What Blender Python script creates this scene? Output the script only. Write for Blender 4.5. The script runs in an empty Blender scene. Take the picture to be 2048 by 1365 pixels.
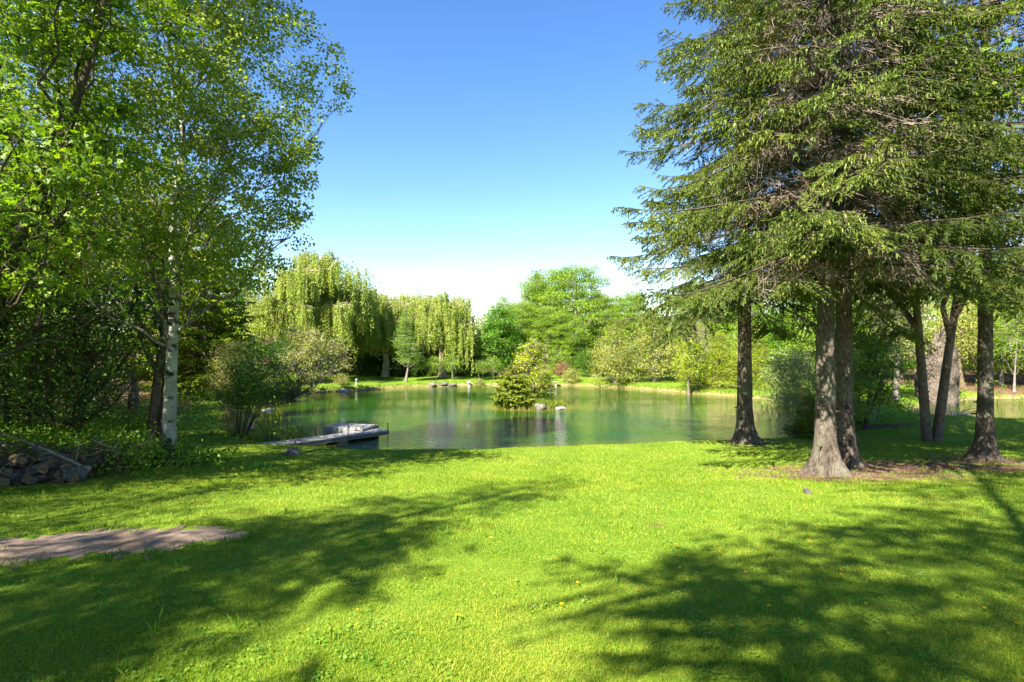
import bpy, math, random
import numpy as np
from mathutils import Vector, Matrix

# ------------------------------------------------------------------ camera, sky, sun, exposure
scene = bpy.context.scene
C = scene.collection
CAM_Z = 3.4
cam_d = bpy.data.cameras.new("camera")
cam = bpy.data.objects.new("camera", cam_d)
C.objects.link(cam)
cam.location = (0, 0, CAM_Z)
cam.rotation_euler = (math.radians(90), 0, 0)
cam_d.lens = 20.0
cam_d.sensor_width = 36.0
cam_d.clip_start = 0.05
cam_d.clip_end = 2000
scene.camera = cam

SUN_EL, SUN_AZ = math.radians(44), math.radians(35)      # the sun stands behind the camera, 35 degrees to its left
TO_SUN = Vector((-math.sin(SUN_AZ) * math.cos(SUN_EL), -math.cos(SUN_AZ) * math.cos(SUN_EL), math.sin(SUN_EL)))
world = bpy.data.worlds.new("World")
scene.world = world
world.use_nodes = True
wn = world.node_tree
wn.nodes.clear()
sky = wn.nodes.new("ShaderNodeTexSky")
sky.sky_type = 'NISHITA'
sky.sun_disc = False
sky.sun_elevation = SUN_EL
sky.sun_rotation = math.pi + SUN_AZ
sky.altitude = 0
sky.air_density = 1.08
sky.dust_density = 0.1
sky.ozone_density = 2.0
bg = wn.nodes.new("ShaderNodeBackground")
bg.inputs[1].default_value = 0.067
wo = wn.nodes.new("ShaderNodeOutputWorld")
hs = wn.nodes.new('ShaderNodeHueSaturation')
hs.inputs['Saturation'].default_value = 1.27
hs.inputs['Hue'].default_value = 0.509
hs.inputs['Value'].default_value = 1.0
wn.links.new(sky.outputs[0], hs.inputs['Color'])
wn.links.new(hs.outputs[0], bg.inputs[0])
wn.links.new(bg.outputs[0], wo.inputs[0])

sl = bpy.data.lights.new("sun", 'SUN')
sl.energy = 5.0
sl.angle = math.radians(0.42)
sl.color = (1.0, 0.93, 0.82)
so = bpy.data.objects.new("sun", sl)
C.objects.link(so)
so.rotation_euler = TO_SUN.to_track_quat('Z', 'Y').to_euler()

scene.view_settings.view_transform = 'Standard'
scene.view_settings.look = 'None'
scene.view_settings.gamma = 1
scene.view_settings.use_curve_mapping = False
scene.view_settings.exposure = 2.1
cy = scene.cycles
cy.max_bounces = 6
cy.diffuse_bounces = 3
cy.glossy_bounces = 2
cy.transmission_bounces = 4
cy.transparent_max_bounces = 8
cy.caustics_reflective = False
cy.caustics_refractive = False
cy.sample_clamp_indirect = 4.0

F = 20.0 / 36.0 * 2048


def gx(px, d):
    """world x of a photograph column seen at distance d"""
    return (px - 1024) / F * d


def gz(py, d):
    return CAM_Z - (py - 682.5) / F * d


# ------------------------------------------------------------------ materials
def new_mat(name):
    m = bpy.data.materials.new(name)
    m.use_nodes = True
    nt = m.node_tree
    nt.nodes.clear()
    return m, nt


class N:
    """tiny node helper"""
    def __init__(s, nt):
        s.nt = nt

    def n(s, t, **k):
        x = s.nt.nodes.new(t)
        for a, b in k.items():
            setattr(x, a, b)
        return x

    def put(s, sock, v):
        if isinstance(v, bpy.types.NodeSocket):
            s.nt.links.new(v, sock)
        else:
            sock.default_value = v

    def math(s, op, a, b=0.0, c=0.0, clamp=False):
        x = s.n('ShaderNodeMath', operation=op, use_clamp=clamp)
        s.put(x.inputs[0], a); s.put(x.inputs[1], b); s.put(x.inputs[2], c)
        return x.outputs[0]

    def noise(s, vec, scale, detail=3.0, rough=0.55, dist=0.0):
        x = s.n('ShaderNodeTexNoise')
        s.put(x.inputs['Vector'], vec)
        x.inputs['Scale'].default_value = scale
        x.inputs['Detail'].default_value = detail
        x.inputs['Roughness'].default_value = rough
        x.inputs['Distortion'].default_value = dist
        return x.outputs[0]

    def ramp(s, fac, stops, interp='LINEAR'):
        x = s.n('ShaderNodeValToRGB')
        x.color_ramp.interpolation = interp
        e = x.color_ramp.elements
        while len(e) < len(stops):
            e.new(0.5)
        for i, (p, c) in enumerate(stops):
            e[i].position = p
            e[i].color = (*c, 1) if len(c) == 3 else c
        s.put(x.inputs[0], fac)
        return x.outputs[0]

    def mix(s, fac, a, b, blend='MIX'):
        x = s.n('ShaderNodeMix', data_type='RGBA', blend_type=blend)
        s.put(x.inputs[0], fac)
        s.put(x.inputs[6], (*a, 1) if isinstance(a, tuple) and len(a) == 3 else a)
        s.put(x.inputs[7], (*b, 1) if isinstance(b, tuple) and len(b) == 3 else b)
        return x.outputs[2]

    def maprange(s, v, a, b, c=0.0, d=1.0, smooth=False):
        x = s.n('ShaderNodeMapRange')
        if smooth:
            x.interpolation_type = 'SMOOTHSTEP'
        s.put(x.inputs[0], v)
        for i, q in enumerate((a, b, c, d)):
            x.inputs[i + 1].default_value = q
        return x.outputs[0]

    def coord(s, kind='Object'):
        return s.n('ShaderNodeTexCoord').outputs[kind]

    def geo(s, kind='Position'):
        return s.n('ShaderNodeNewGeometry').outputs[kind]

    def scale(s, vec, sc):
        x = s.n('ShaderNodeMapping')
        s.put(x.inputs[0], vec)
        x.inputs['Scale'].default_value = sc
        return x.outputs[0]

    def attr(s, name):
        return s.n('ShaderNodeAttribute', attribute_name=name).outputs['Fac']

    def bump(s, h, strength, dist=0.02):
        x = s.n('ShaderNodeBump')
        x.inputs['Strength'].default_value = strength
        x.inputs['Distance'].default_value = dist
        s.put(x.inputs['Height'], h)
        return x.outputs[0]

    def bsdf(s, col, rough=0.8, spec=0.3, normal=None):
        x = s.n('ShaderNodeBsdfPrincipled')
        s.put(x.inputs['Base Color'], (*col, 1) if isinstance(col, tuple) and len(col) == 3 else col)
        s.put(x.inputs['Roughness'], rough)
        x.inputs['Specular IOR Level'].default_value = spec
        if normal is not None:
            s.put(x.inputs['Normal'], normal)
        return x

    def out(s, sh):
        o = s.n('ShaderNodeOutputMaterial')
        s.put(o.inputs[0], sh)
        return o


VIV = (1.25, 1.08, 0.55)


def leaf_mat(name, cols, trans=0.35, rough=0.5, tcol=1.35, spec=0.35):
    """cols: list of base colours picked leaf by leaf"""
    m, nt = new_mat(name)
    k = N(nt)
    r = k.attr('rnd')
    big = k.noise(k.geo(), 0.9, 2.0)
    f = k.math('ADD', k.math('MULTIPLY', r, 0.72), k.math('MULTIPLY', k.math('SUBTRACT', big, 0.35), 0.9), clamp=True)
    n = len(cols)
    cols = [(min(c[0] * VIV[0], .8), min(c[1] * VIV[1], .8), c[2] * VIV[2]) for c in cols]
    col = k.ramp(f, [(i / max(1, n - 1), c) for i, c in enumerate(cols)])
    b = k.bsdf(col, rough, spec)
    tr = k.n('ShaderNodeBsdfTranslucent')
    tc = k.mix(1.0, col, (tcol, tcol * 1.02, tcol * 0.45), 'MULTIPLY')
    k.put(tr.inputs[0], tc)
    mx = k.n('ShaderNodeMixShader')
    mx.inputs[0].default_value = trans
    nt.links.new(b.outputs[0], mx.inputs[1])
    nt.links.new(tr.outputs[0], mx.inputs[2])
    k.out(mx.outputs[0])
    return m


def bark_mat(name, dark, mid, light, sc=1.0, lichen=None):
    m, nt = new_mat(name)
    k = N(nt)
    co = k.coord()
    v = k.scale(co, (12 * sc, 12 * sc, 5 * sc))
    a = k.noise(v, 1.6, 5, 0.65)
    b = k.noise(co, 2.2 * sc, 3, 0.6)
    f = k.math('ADD', k.math('MULTIPLY', a, 0.75), k.math('MULTIPLY', b, 0.35))
    col = k.ramp(f, [(0.36, dark), (0.52, mid), (0.72, light)])
    if lichen:
        lf = k.maprange(k.noise(co, 3.1, 4, 0.6), 0.52, 0.66)
        col = k.mix(lf, col, lichen)
    bs = k.bsdf(col, 0.92, 0.15, k.bump(a, 0.9, 0.03))
    k.out(bs.outputs[0])
    return m


def plain_mat(name, col, rough=0.8, var=0.25, sc=8.0, spec=0.3, bump=0.3):
    m, nt = new_mat(name)
    k = N(nt)
    co = k.coord()
    n1 = k.noise(co, sc, 4, 0.6)
    lo = tuple(c * (1 - var) for c in col)
    hi = tuple(min(1, c * (1 + var)) for c in col)
    c = k.ramp(n1, [(0.3, lo), (0.7, hi)])
    k.out(k.bsdf(c, rough, spec, k.bump(n1, bump, 0.02)).outputs[0])
    return m


M = {}
M['aspen_leaf'] = leaf_mat('aspen_leaf', [(0.09, 0.17, 0.025), (0.17, 0.27, 0.05), (0.27, 0.36, 0.12)], 0.48, 0.4)
M['maple_leaf'] = leaf_mat('maple_leaf', [(0.06, 0.16, 0.012), (0.12, 0.24, 0.018), (0.21, 0.31, 0.03)], 0.5)
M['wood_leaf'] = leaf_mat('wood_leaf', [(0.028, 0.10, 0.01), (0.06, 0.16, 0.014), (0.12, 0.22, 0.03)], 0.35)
M['willow_leaf'] = leaf_mat('willow_leaf', [(0.13, 0.23, 0.04), (0.22, 0.33, 0.07), (0.31, 0.40, 0.13)], 0.42)
M['lime_leaf'] = leaf_mat('lime_leaf', [(0.08, 0.20, 0.014), (0.15, 0.29, 0.022), (0.25, 0.38, 0.045)], 0.4)
M['yellow_leaf'] = leaf_mat('yellow_leaf', [(0.13, 0.24, 0.012), (0.24, 0.34, 0.014), (0.38, 0.42, 0.018)], 0.35)
M['deep_leaf'] = leaf_mat('deep_leaf', [(0.03, 0.12, 0.008), (0.06, 0.19, 0.012), (0.13, 0.28, 0.02)], 0.35)
M['pale_leaf'] = leaf_mat('pale_leaf', [(0.13, 0.19, 0.05), (0.20, 0.26, 0.075), (0.30, 0.33, 0.13)], 0.3)
M['poplar_leaf'] = leaf_mat('poplar_leaf', [(0.09, 0.19, 0.05), (0.15, 0.27, 0.08), (0.21, 0.33, 0.12)], 0.35)
M['larch_leaf'] = leaf_mat('larch_leaf', [(0.07, 0.18, 0.035), (0.12, 0.25, 0.05), (0.18, 0.3, 0.06)], 0.3)
M['needle'] = leaf_mat('needle', [(0.035, 0.075, 0.018), (0.10, 0.165, 0.038), (0.23, 0.30, 0.09)], 0.26, 0.55)
M['gold_needle'] = leaf_mat('gold_needle', [(0.06, 0.12, 0.014), (0.15, 0.23, 0.022), (0.27, 0.34, 0.03)], 0.25, 0.55)
M['cedar_needle'] = leaf_mat('cedar_needle', [(0.10, 0.19, 0.012), (0.18, 0.28, 0.015), (0.29, 0.36, 0.02)], 0.3)
M['reed_blade'] = leaf_mat('reed_blade', [(0.06, 0.13, 0.02), (0.12, 0.2, 0.03), (0.24, 0.27, 0.06)], 0.3)
M['weed_leaf'] = leaf_mat('weed_leaf', [(0.05, 0.15, 0.012), (0.1, 0.22, 0.02), (0.2, 0.28, 0.04)], 0.35)
M['blossom'] = leaf_mat('blossom', [(0.30, 0.16, 0.27), (0.42, 0.27, 0.38), (0.5, 0.38, 0.45)], 0.3)
M['rose_leaf'] = leaf_mat('rose_leaf', [(0.11, 0.05, 0.05), (0.19, 0.09, 0.10), (0.14, 0.15, 0.05)], 0.3)
M['spruce_bark'] = bark_mat('spruce_bark', (0.026, 0.019, 0.014), (0.08, 0.062, 0.047), (0.19, 0.16, 0.125), 1.0, (0.115, 0.115, 0.075))
M['brown_bark'] = bark_mat('brown_bark', (0.05, 0.033, 0.024), (0.13, 0.09, 0.065), (0.24, 0.18, 0.13))
M['dark_bark'] = bark_mat('dark_bark', (0.03, 0.024, 0.018), (0.07, 0.055, 0.04), (0.13, 0.11, 0.08))
M['grey_bark'] = bark_mat('grey_bark', (0.09, 0.075, 0.06), (0.19, 0.16, 0.13), (0.31, 0.27, 0.22))
M['willow_bark'] = bark_mat('willow_bark', (0.16, 0.10, 0.06), (0.32, 0.24, 0.16), (0.5, 0.4, 0.28))
M['twig'] = bark_mat('twig', (0.13, 0.10, 0.075), (0.26, 0.2, 0.15), (0.40, 0.33, 0.25))
M['pale_twig'] = bark_mat('pale_twig', (0.16, 0.14, 0.07), (0.27, 0.24, 0.12), (0.4, 0.36, 0.2))
M['aspen_limb'] = bark_mat('aspen_limb', (0.045, 0.035, 0.028), (0.12, 0.10, 0.08), (0.33, 0.31, 0.26))


def aspen_bark():
    m, nt = new_mat('aspen_bark')
    k = N(nt)
    co = k.coord()
    base = k.ramp(k.noise(co, 4, 4), [(0.3, (0.2, 0.205, 0.15)), (0.7, (0.4, 0.4, 0.32))])
    # thin horizontal lines
    ln = k.noise(k.scale(co, (5, 5, 45)), 1.0, 2)
    base = k.mix(k.maprange(ln, 0.6, 0.68, 0, 0.5), base, (0.10, 0.09, 0.07))
    # black eyes and chevrons
    v = k.n('ShaderNodeTexVoronoi')
    warp = k.n('ShaderNodeVectorMath', operation='ADD')
    nx = k.n('ShaderNodeTexNoise'); nx.inputs['Scale'].default_value = 5
    nt.links.new(co, nx.inputs['Vector'])
    sc = k.n('ShaderNodeVectorMath', operation='SCALE'); sc.inputs['Scale'].default_value = 0.12
    nt.links.new(nx.outputs['Color'], sc.inputs[0])
    nt.links.new(co, warp.inputs[0]); nt.links.new(sc.outputs[0], warp.inputs[1])
    k.put(v.inputs['Vector'], k.scale(warp.outputs[0], (2.1, 2.1, 3.8)))
    v.inputs['Scale'].default_value = 1.0
    e = k.maprange(k.math('ADD', v.outputs['Distance'], k.math('MULTIPLY', k.math('SUBTRACT', k.noise(k.scale(co, (9, 9, 22)), 1.0, 4, .7), .5), .6)), 0.30, 0.38, 1.0, 0.0)
    base = k.mix(e, base, (0.022, 0.02, 0.018))
    # rough dark bark near the foot
    sep = k.n('ShaderNodeSeparateXYZ'); nt.links.new(co, sep.inputs[0])
    ft = k.math('ADD', k.maprange(sep.outputs[2], 0.0, 1.5, 0.5, -0.25), k.noise(k.scale(co, (6, 6, 2)), 1.2, 4))
    base = k.mix(k.maprange(ft, 0.62, 0.74), base, (0.05, 0.042, 0.035))
    k.out(k.bsdf(base, 0.75, 0.25, k.bump(ln, 0.3, 0.01)).outputs[0])
    return m


M['aspen_bark'] = aspen_bark()


# ------------------------------------------------------------------ mesh helpers (numpy)
class Acc:
    def __init__(s):
        s.V, s.L, s.T, s.R, s.Mi, s.S, s.n = [], [], [], [], [], [], 0

    def add(s, V, Fc, rnd=None, mi=0, smooth=False):
        V = np.asarray(V, dtype=np.float32).reshape(-1, 3)
        Fc = np.asarray(Fc, dtype=np.int32)
        if len(Fc) == 0:
            return
        s.V.append(V); s.L.append((Fc + s.n).ravel())
        s.T.append(np.full(len(Fc), Fc.shape[1], np.int32))
        s.R.append(np.zeros(len(Fc), np.float32) if rnd is None else np.asarray(rnd, np.float32))
        s.Mi.append(np.full(len(Fc), mi, np.int32))
        s.S.append(np.full(len(Fc), smooth, bool))
        s.n += len(V)

    def mesh(s, name, mats):
        me = bpy.data.meshes.new(name)
        V = np.concatenate(s.V); L = np.concatenate(s.L); T = np.concatenate(s.T)
        me.vertices.add(len(V)); me.vertices.foreach_set('co', V.ravel())
        me.loops.add(len(L)); me.loops.foreach_set('vertex_index', L)
        me.polygons.add(len(T))
        st = np.zeros(len(T), np.int32); st[1:] = np.cumsum(T)[:-1]
        me.polygons.foreach_set('loop_start', st)
        me.polygons.foreach_set('material_index', np.concatenate(s.Mi))
        me.polygons.foreach_set('use_smooth', np.concatenate(s.S))
        a = me.attributes.new('rnd', 'FLOAT', 'FACE')
        a.data.foreach_set('value', np.concatenate(s.R))
        for m in (mats if isinstance(mats, (list, tuple)) else [mats]):
            me.materials.append(m)
        me.update(calc_edges=True)
        return me


def tag(o, label=None, cat=None, group=None, kind=None):
    if label: o['label'] = label
    if cat: o['category'] = cat
    if group: o['group'] = group
    if kind: o['kind'] = kind
    return o


def link(name, me, parent=None, loc=None):
    o = bpy.data.objects.new(name, me)
    C.objects.link(o)
    if parent: o.parent = parent
    if loc is not None: o.location = loc
    return o


def thing(name, label, cat, loc, rz=0.0, group=None, sc=1.0):
    o = bpy.data.objects.new(name, None)
    o.empty_display_size = 0.3
    C.objects.link(o)
    o.location = loc; o.rotation_euler = (0, 0, rz); o.scale = (sc, sc, sc) if not isinstance(sc, tuple) else sc
    return tag(o, label, cat, group)


def dup(root, loc, rz, label, sc=1.0, group=None, cat=None):
    r = root.copy()
    C.objects.link(r)
    r.location = loc; r.rotation_euler = (0, 0, rz); r.scale = (sc, sc, sc) if not isinstance(sc, tuple) else sc
    r['label'] = label
    if cat: r['category'] = cat
    if group: r['group'] = group
    elif 'group' in r: del r['group']
    for ch in list(root.children):
        c = ch.copy(); C.objects.link(c); c.parent = r
        for g in ch.children:
            d = g.copy(); C.objects.link(d); d.parent = c
    return r


def nrm(v):
    return v / np.maximum(np.linalg.norm(v, axis=-1, keepdims=True), 1e-9)


def tubes(P, R, k=5):
    """P (n,m,3) centre lines, R (n,m) radii -> verts, quads"""
    P = np.asarray(P, float); R = np.asarray(R, float)
    n, m, _ = P.shape
    T = np.empty_like(P)
    T[:, 1:-1] = P[:, 2:] - P[:, :-2]; T[:, 0] = P[:, 1] - P[:, 0]; T[:, -1] = P[:, -1] - P[:, -2]
    T = nrm(T)
    ref = np.tile(np.array([0.13, 0.97, 0.2]), (n, 1))
    avg = nrm(P[:, -1] - P[:, 0])
    bad = np.abs((avg * ref).sum(1)) > 0.85
    ref[bad] = (0.97, -0.1, 0.2)
    A = nrm(np.cross(T, ref[:, None, :])); B = np.cross(T, A)
    th = np.arange(k) * 2 * np.pi / k
    V = P[:, :, None, :] + R[:, :, None, None] * (np.cos(th)[None, None, :, None] * A[:, :, None, :] + np.sin(th)[None, None, :, None] * B[:, :, None, :])
    idx = np.arange(n * m * k).reshape(n, m, k)
    a = idx[:, :-1, :]; b = np.roll(a, -1, axis=2); d = idx[:, 1:, :]; c = np.roll(d, -1, axis=2)
    return V.reshape(-1, 3), np.stack([a, b, c, d], -1).reshape(-1, 4)


def bez(A, Cc, B, m):
    t = np.linspace(0, 1, m)[None, :, None]
    return (1 - t) ** 2 * A[:, None] + 2 * t * (1 - t) * Cc[:, None] + t ** 2 * B[:, None]


LEAF = (np.array([(0, 0, 0), (0.42, 0.34, 0.06), (1, 0, -0.05), (0.42, -0.34, 0.06)]), np.array([(0, 1, 2, 3)]))
ROUND = (np.array([(0, 0, 0), (0.3, 0.46, 0.05), (0.78, 0.36, 0.0), (1, 0, -0.1), (0.78, -0.36, 0), (0.3, -0.46, 0.05)]), np.array([(0, 1, 2, 3, 4, 5)]))
SLIM = (np.array([(0, 0, 0), (0.45, 0.14, 0.02), (1, 0, 0), (0.45, -0.14, 0.02)]), np.array([(0, 1, 2, 3)]))
STAR = (np.array([(0, 0, 0), (0.35, 0.12, 0.03), (0.15, 0.55, -0.03), (0.55, 0.22, 0.03), (0.75, 0.52, -0.03), (0.62, 0.1, 0.02), (1.05, 0, -0.08),
                  (0.62, -0.1, 0.02), (0.75, -0.52, -0.03), (0.55, -0.22, 0.03), (0.15, -0.55, -0.03), (0.35, -0.12, 0.03)]),
        np.array([(0, 2, 1, 1), (1, 2, 3, 5), (3, 4, 5, 5), (1, 5, 7, 11), (5, 6, 7, 7), (7, 8, 9, 9), (7, 9, 10, 11), (0, 11, 10, 10)]))
SPRAY = (np.array([(0, 0, 0), (0.25, 0.06, 0), (0.5, 0.055, 0), (1, 0, 0), (0.5, -0.055, 0), (0.25, -0.06, 0)]), np.array([(0, 1, 2, 3, 4, 5)]))


def fix_star():
    v, f = STAR
    tris = []
    for a in ((0, 2, 1), (1, 2, 3), (1, 3, 5), (3, 4, 5), (1, 5, 7), (1, 7, 11), (5, 6, 7), (7, 8, 9), (7, 9, 11), (9, 10, 11), (0, 11, 10)):
        tris.append(a)
    return v, np.array(tris)


STAR = fix_star()


def place(acc, tpl, pos, dirv, up, size, rnd, mi=0, width=1.0):
    """put a leaf template at every pos, its length along dirv, its face towards up"""
    V0, F0 = tpl
    n = len(pos)
    if n == 0:
        return
    d = nrm(dirv); s = nrm(np.cross(up, d)); u = np.cross(d, s)
    size = np.broadcast_to(size, (n,))[:, None, None]
    w = np.broadcast_to(width, (n,))[:, None, None]
    V = pos[:, None, :] + size * (V0[None, :, 0:1] * d[:, None, :] + w * V0[None, :, 1:2] * s[:, None, :] + V0[None, :, 2:3] * u[:, None, :])
    Fc = F0[None] + (np.arange(n) * len(V0))[:, None, None]
    acc.add(V, Fc.reshape(-1, F0.shape[1]), np.repeat(rnd, len(F0)), mi)


def path_at(P, t):
    """P (m,3) polyline, t array 0..1 -> points"""
    m = len(P)
    x = np.clip(t, 0, 1) * (m - 1)
    i = np.minimum(x.astype(int), m - 2); f = (x - i)[:, None]
    return P[i] * (1 - f) + P[i + 1] * f


def trunk_mesh(acc, P, R, k, rng, flare=0.8, rough=0.05, mi=0, flare_h=0.28):
    P = np.asarray(P, float); R = np.asarray(R, float)
    V, Fq = tubes(P[None], R[None], k)
    m = len(P)
    V = V.reshape(m, k, 3)
    z = P[:, 2] - P[0, 2]
    th = np.arange(k) * 2 * np.pi / k
    ph = rng.uniform(0, 6.28, 8)
    lob = 0.85 + 0.45 * np.sin(3 * th + ph[0]) + 0.5 * np.sin(5 * th + ph[1]) + 0.25 * np.sin(7 * th + ph[5])
    f = 1 + flare * np.exp(-z / flare_h)[:, None] * np.clip(lob, 0.0, 2.2)[None]
    f *= 1 + rough * (np.sin(z[:, None] * 2.3 + 2 * th[None] + ph[2]) + np.sin(z[:, None] * 5.1 - 3 * th[None] + ph[3]) + 0.7 * np.sin(z[:, None] * 9 + 4 * th[None] + ph[4]))
    f *= 1 + rough * 0.6 * rng.standard_normal(f.shape)
    V = P[:, None] + (V - P[:, None]) * f[:, :, None]
    acc.add(V, Fq, None, mi, True)


def interp_poly(pts, m):
    pts = np.asarray(pts, float)
    t = np.linspace(0, len(pts) - 1, m)
    # Catmull-Rom through the points
    out = []
    for x in t:
        i = min(int(x), len(pts) - 2); f = x - i
        p0 = pts[max(i - 1, 0)]; p1 = pts[i]; p2 = pts[i + 1]; p3 = pts[min(i + 2, len(pts) - 1)]
        out.append(0.5 * ((2 * p1) + (-p0 + p2) * f + (2 * p0 - 5 * p1 + 4 * p2 - p3) * f * f + (-p0 + 3 * p1 - 3 * p2 + p3) * f ** 3))
    return np.array(out)


# ------------------------------------------------------------------ terrain
POND = np.array([(-4.6, 16.9), (-6.3, 17.4), (-7.9, 18.3), (-9.2, 19.6), (-10.4, 21.4), (-11.2, 23.6), (-11.9, 26.0), (-12.9, 28.4), (-13.6, 31.5), (-13.8, 35.0),
                 (-13.2, 37.4), (-10.8, 38.9), (-8.0, 41.0), (-4.5, 42.8), (0, 43.8), (4, 43.2), (7.2, 41.6), (10.2, 38.8), (12.2, 35.8), (14.6, 33.4), (15.6, 30.0),
                 (15.2, 26.0), (13.6, 22.4), (11.6, 20.0), (8.6, 18.9), (5.4, 18.35), (3.0, 17.7), (0, 17.0), (-2.4, 16.75)])
POND2 = np.array([(17.3, 23.6), (18.2, 26.2), (20.2, 28.4), (23.5, 31.5), (29, 33.5), (40, 33.0), (44, 28), (38, 23.6), (28, 22.6), (21, 22.7)])


def smooth_poly(p, it=2):
    for _ in range(it):
        q = np.roll(p, -1, axis=0)
        p = np.stack([0.75 * p + 0.25 * q, 0.25 * p + 0.75 * q], 1).reshape(-1, 2)
    return p


POND = smooth_poly(POND); POND2 = smooth_poly(POND2)


def sdf(x, y, poly):
    """signed distance, positive outside"""
    x = np.asarray(x, float).ravel(); y = np.asarray(y, float).ravel()
    best = np.full(x.shape, 1e9); ins = np.zeros(x.shape, bool)
    n = len(poly)
    for i in range(n):
        ax, ay = poly[i]; bx, by = poly[(i + 1) % n]
        dx, dy = bx - ax, by - ay
        t = np.clip(((x - ax) * dx + (y - ay) * dy) / (dx * dx + dy * dy), 0, 1)
        best = np.minimum(best, np.hypot(x - ax - t * dx, y - ay - t * dy))
        if ay != by:
            c = ((ay > y) != (by > y)) & (x < (bx - ax) * (y - ay) / (by - ay) + ax)
            ins ^= c
    return np.where(ins, -best, best)


def terrain(x, y):
    x = np.asarray(x, float); y = np.asarray(y, float)
    shp = x.shape
    xf = x.ravel(); yf = y.ravel()
    d = np.minimum(sdf(xf, yf, POND), sdf(xf, yf, POND2))
    yy = yf + 0.12 * np.maximum(xf - 4, 0) * 0 
    L = np.interp(yy, [-60, 0, 3.4, 8, 11, 14, 17, 20, 40, 60, 200], [2.2, 1.5, 1.43, 1.08, 0.78, 0.5, 0.36, 0.34, 0.36, 0.7, 3.0])
    L = L + 0.03 * np.sin(xf * 0.7 + 1) * np.sin(yf * 0.55) + 0.015 * np.sin(xf * 1.9) * np.cos(yf * 1.6 + xf * 0.4)
    L = L + 0.25 * np.clip((-xf - 10) / 8, 0, 1) + 0.12 * np.clip((xf - 10) / 8, 0, 1)
    out = L * (1 - np.exp(-np.maximum(d, 0) / 0.42))
    inn = -0.7 * (1 - np.exp(np.minimum(d, 0) / 1.4))
    z = np.where(d >= 0, out, inn)
    return z.reshape(shp)


def th(x, y):
    return float(terrain(np.array([x]), np.array([y]))[0])


def on(x, y, dz=0.0):
    return (x, y, th(x, y) + dz)


def ground_mat():
    m, nt = new_mat('lawn_ground')
    k = N(nt)
    p = k.geo()
    sep = k.n('ShaderNodeSeparateXYZ'); nt.links.new(p, sep.inputs[0])
    big = k.noise(p, 0.35, 3); mid = k.noise(p, 2.2, 4, 0.6); fine = k.noise(p, 28, 4, 0.7)
    g = k.ramp(k.math('ADD', k.math('MULTIPLY', fine, 0.7), k.math('MULTIPLY', mid, 0.35)), [(0.33, (0.05, 0.11, 0.008)), (0.52, (0.105, 0.19, 0.012)), (0.7, (0.19, 0.27, 0.03))])
    g = k.mix(k.maprange(big, 0.4, 0.7, 0, 0.45), g, (0.17, 0.22, 0.022))
    g = k.mix(k.maprange(mid, 0.68, 0.8, 0, 0.5), g, (0.26, 0.22, 0.08))
    # bare, brown forest floor and needle litter
    lit = k.ramp(k.math('ADD', k.math('MULTIPLY', fine, 0.8), k.math('MULTIPLY', mid, 0.25)), [(0.35, (0.05, 0.028, 0.018)), (0.55, (0.15, 0.075, 0.05)), (0.75, (0.32, 0.18, 0.12))])
    f = k.attr('bare')
    fm = k.maprange(k.math('ADD', f, k.math('MULTIPLY', k.math('SUBTRACT', k.noise(p, 2.6, 5, 0.7), 0.5), 1.1)), 0.42, 0.62)
    col = k.mix(fm, g, lit)
    # dead grass and mud along the waterline, then pond bottom
    z = sep.outputs[2]
    sh = k.math('MULTIPLY', k.maprange(z, 0.10, 0.26, 1.0, 0.0), k.maprange(mid, 0.3, 0.55))
    col = k.mix(sh, col, k.ramp(fine, [(0.35, (0.16, 0.11, 0.05)), (0.65, (0.36, 0.3, 0.14))]))
    col = k.mix(k.maprange(z, 0.0, 0.05, 1.0, 0.0), col, (0.10, 0.075, 0.03))
    bs = k.bsdf(col, 0.95, 0.1, k.bump(k.math('ADD', fine, mid), 0.8, 0.03))
    k.out(bs.outputs[0])
    return m


# patches where the turf gives way to litter: x, y, rx, ry
BARE = [(6.7, 11.05, 2.3, 1.0), (7.2, 11.9, 2.2, 1.2), (8.4, 12.6, 2.0, 1.0), (11.2, 13.4, 1.6, 0.9), (7.1, 17.0, 0.9, 0.5), (10.2, 12.1, 2.6, 0.5), (12.9, 12.0, 2.2, 0.5),
        (-7.6, 12.6, 0.7, 0.4), (-10.2, 11.0, 2.8, 1.5), (12.5, 20.3, 2.2, 0.8), (9.5, 16.9, 0.8, 0.4), (1.75, 7.0, 0.2, 0.14), (0.85, 13.6, 0.36, 0.08)]


def bare_value(x, y):
    f = np.zeros_like(x)
    for cx, cyy, rx, ry in BARE:
        r = np.hypot((x - cx) / rx, (y - cyy) / ry)
        f = np.maximum(f, np.clip(1.05 - 0.62 * r, 0, .85))
    for sx, yy0 in ((-1, 14), (1, 26)):
        pass
    # under the woods
    wl = np.clip((-x - 12.2 - 0.18 * np.abs(y - 20)) / 2.5, 0, 1) * np.clip((y - 6) / 3, 0, 1)
    wb = np.clip((y - 47.5) / 3, 0, 1)
    wr = np.clip((x - 24) / 4, 0, 1) * np.clip((y - 30) / 6, 0, 1)
    return np.maximum(f, np.maximum(wl, np.maximum(wb, wr)))


def grid_axis(segs):
    out = [segs[0][0]]
    for a, b, st in segs:
        n = max(1, int(round((b - a) / st)))
        out += list(a + (b - a) * (np.arange(n) + 1) / n)
    return np.array(out)


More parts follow.
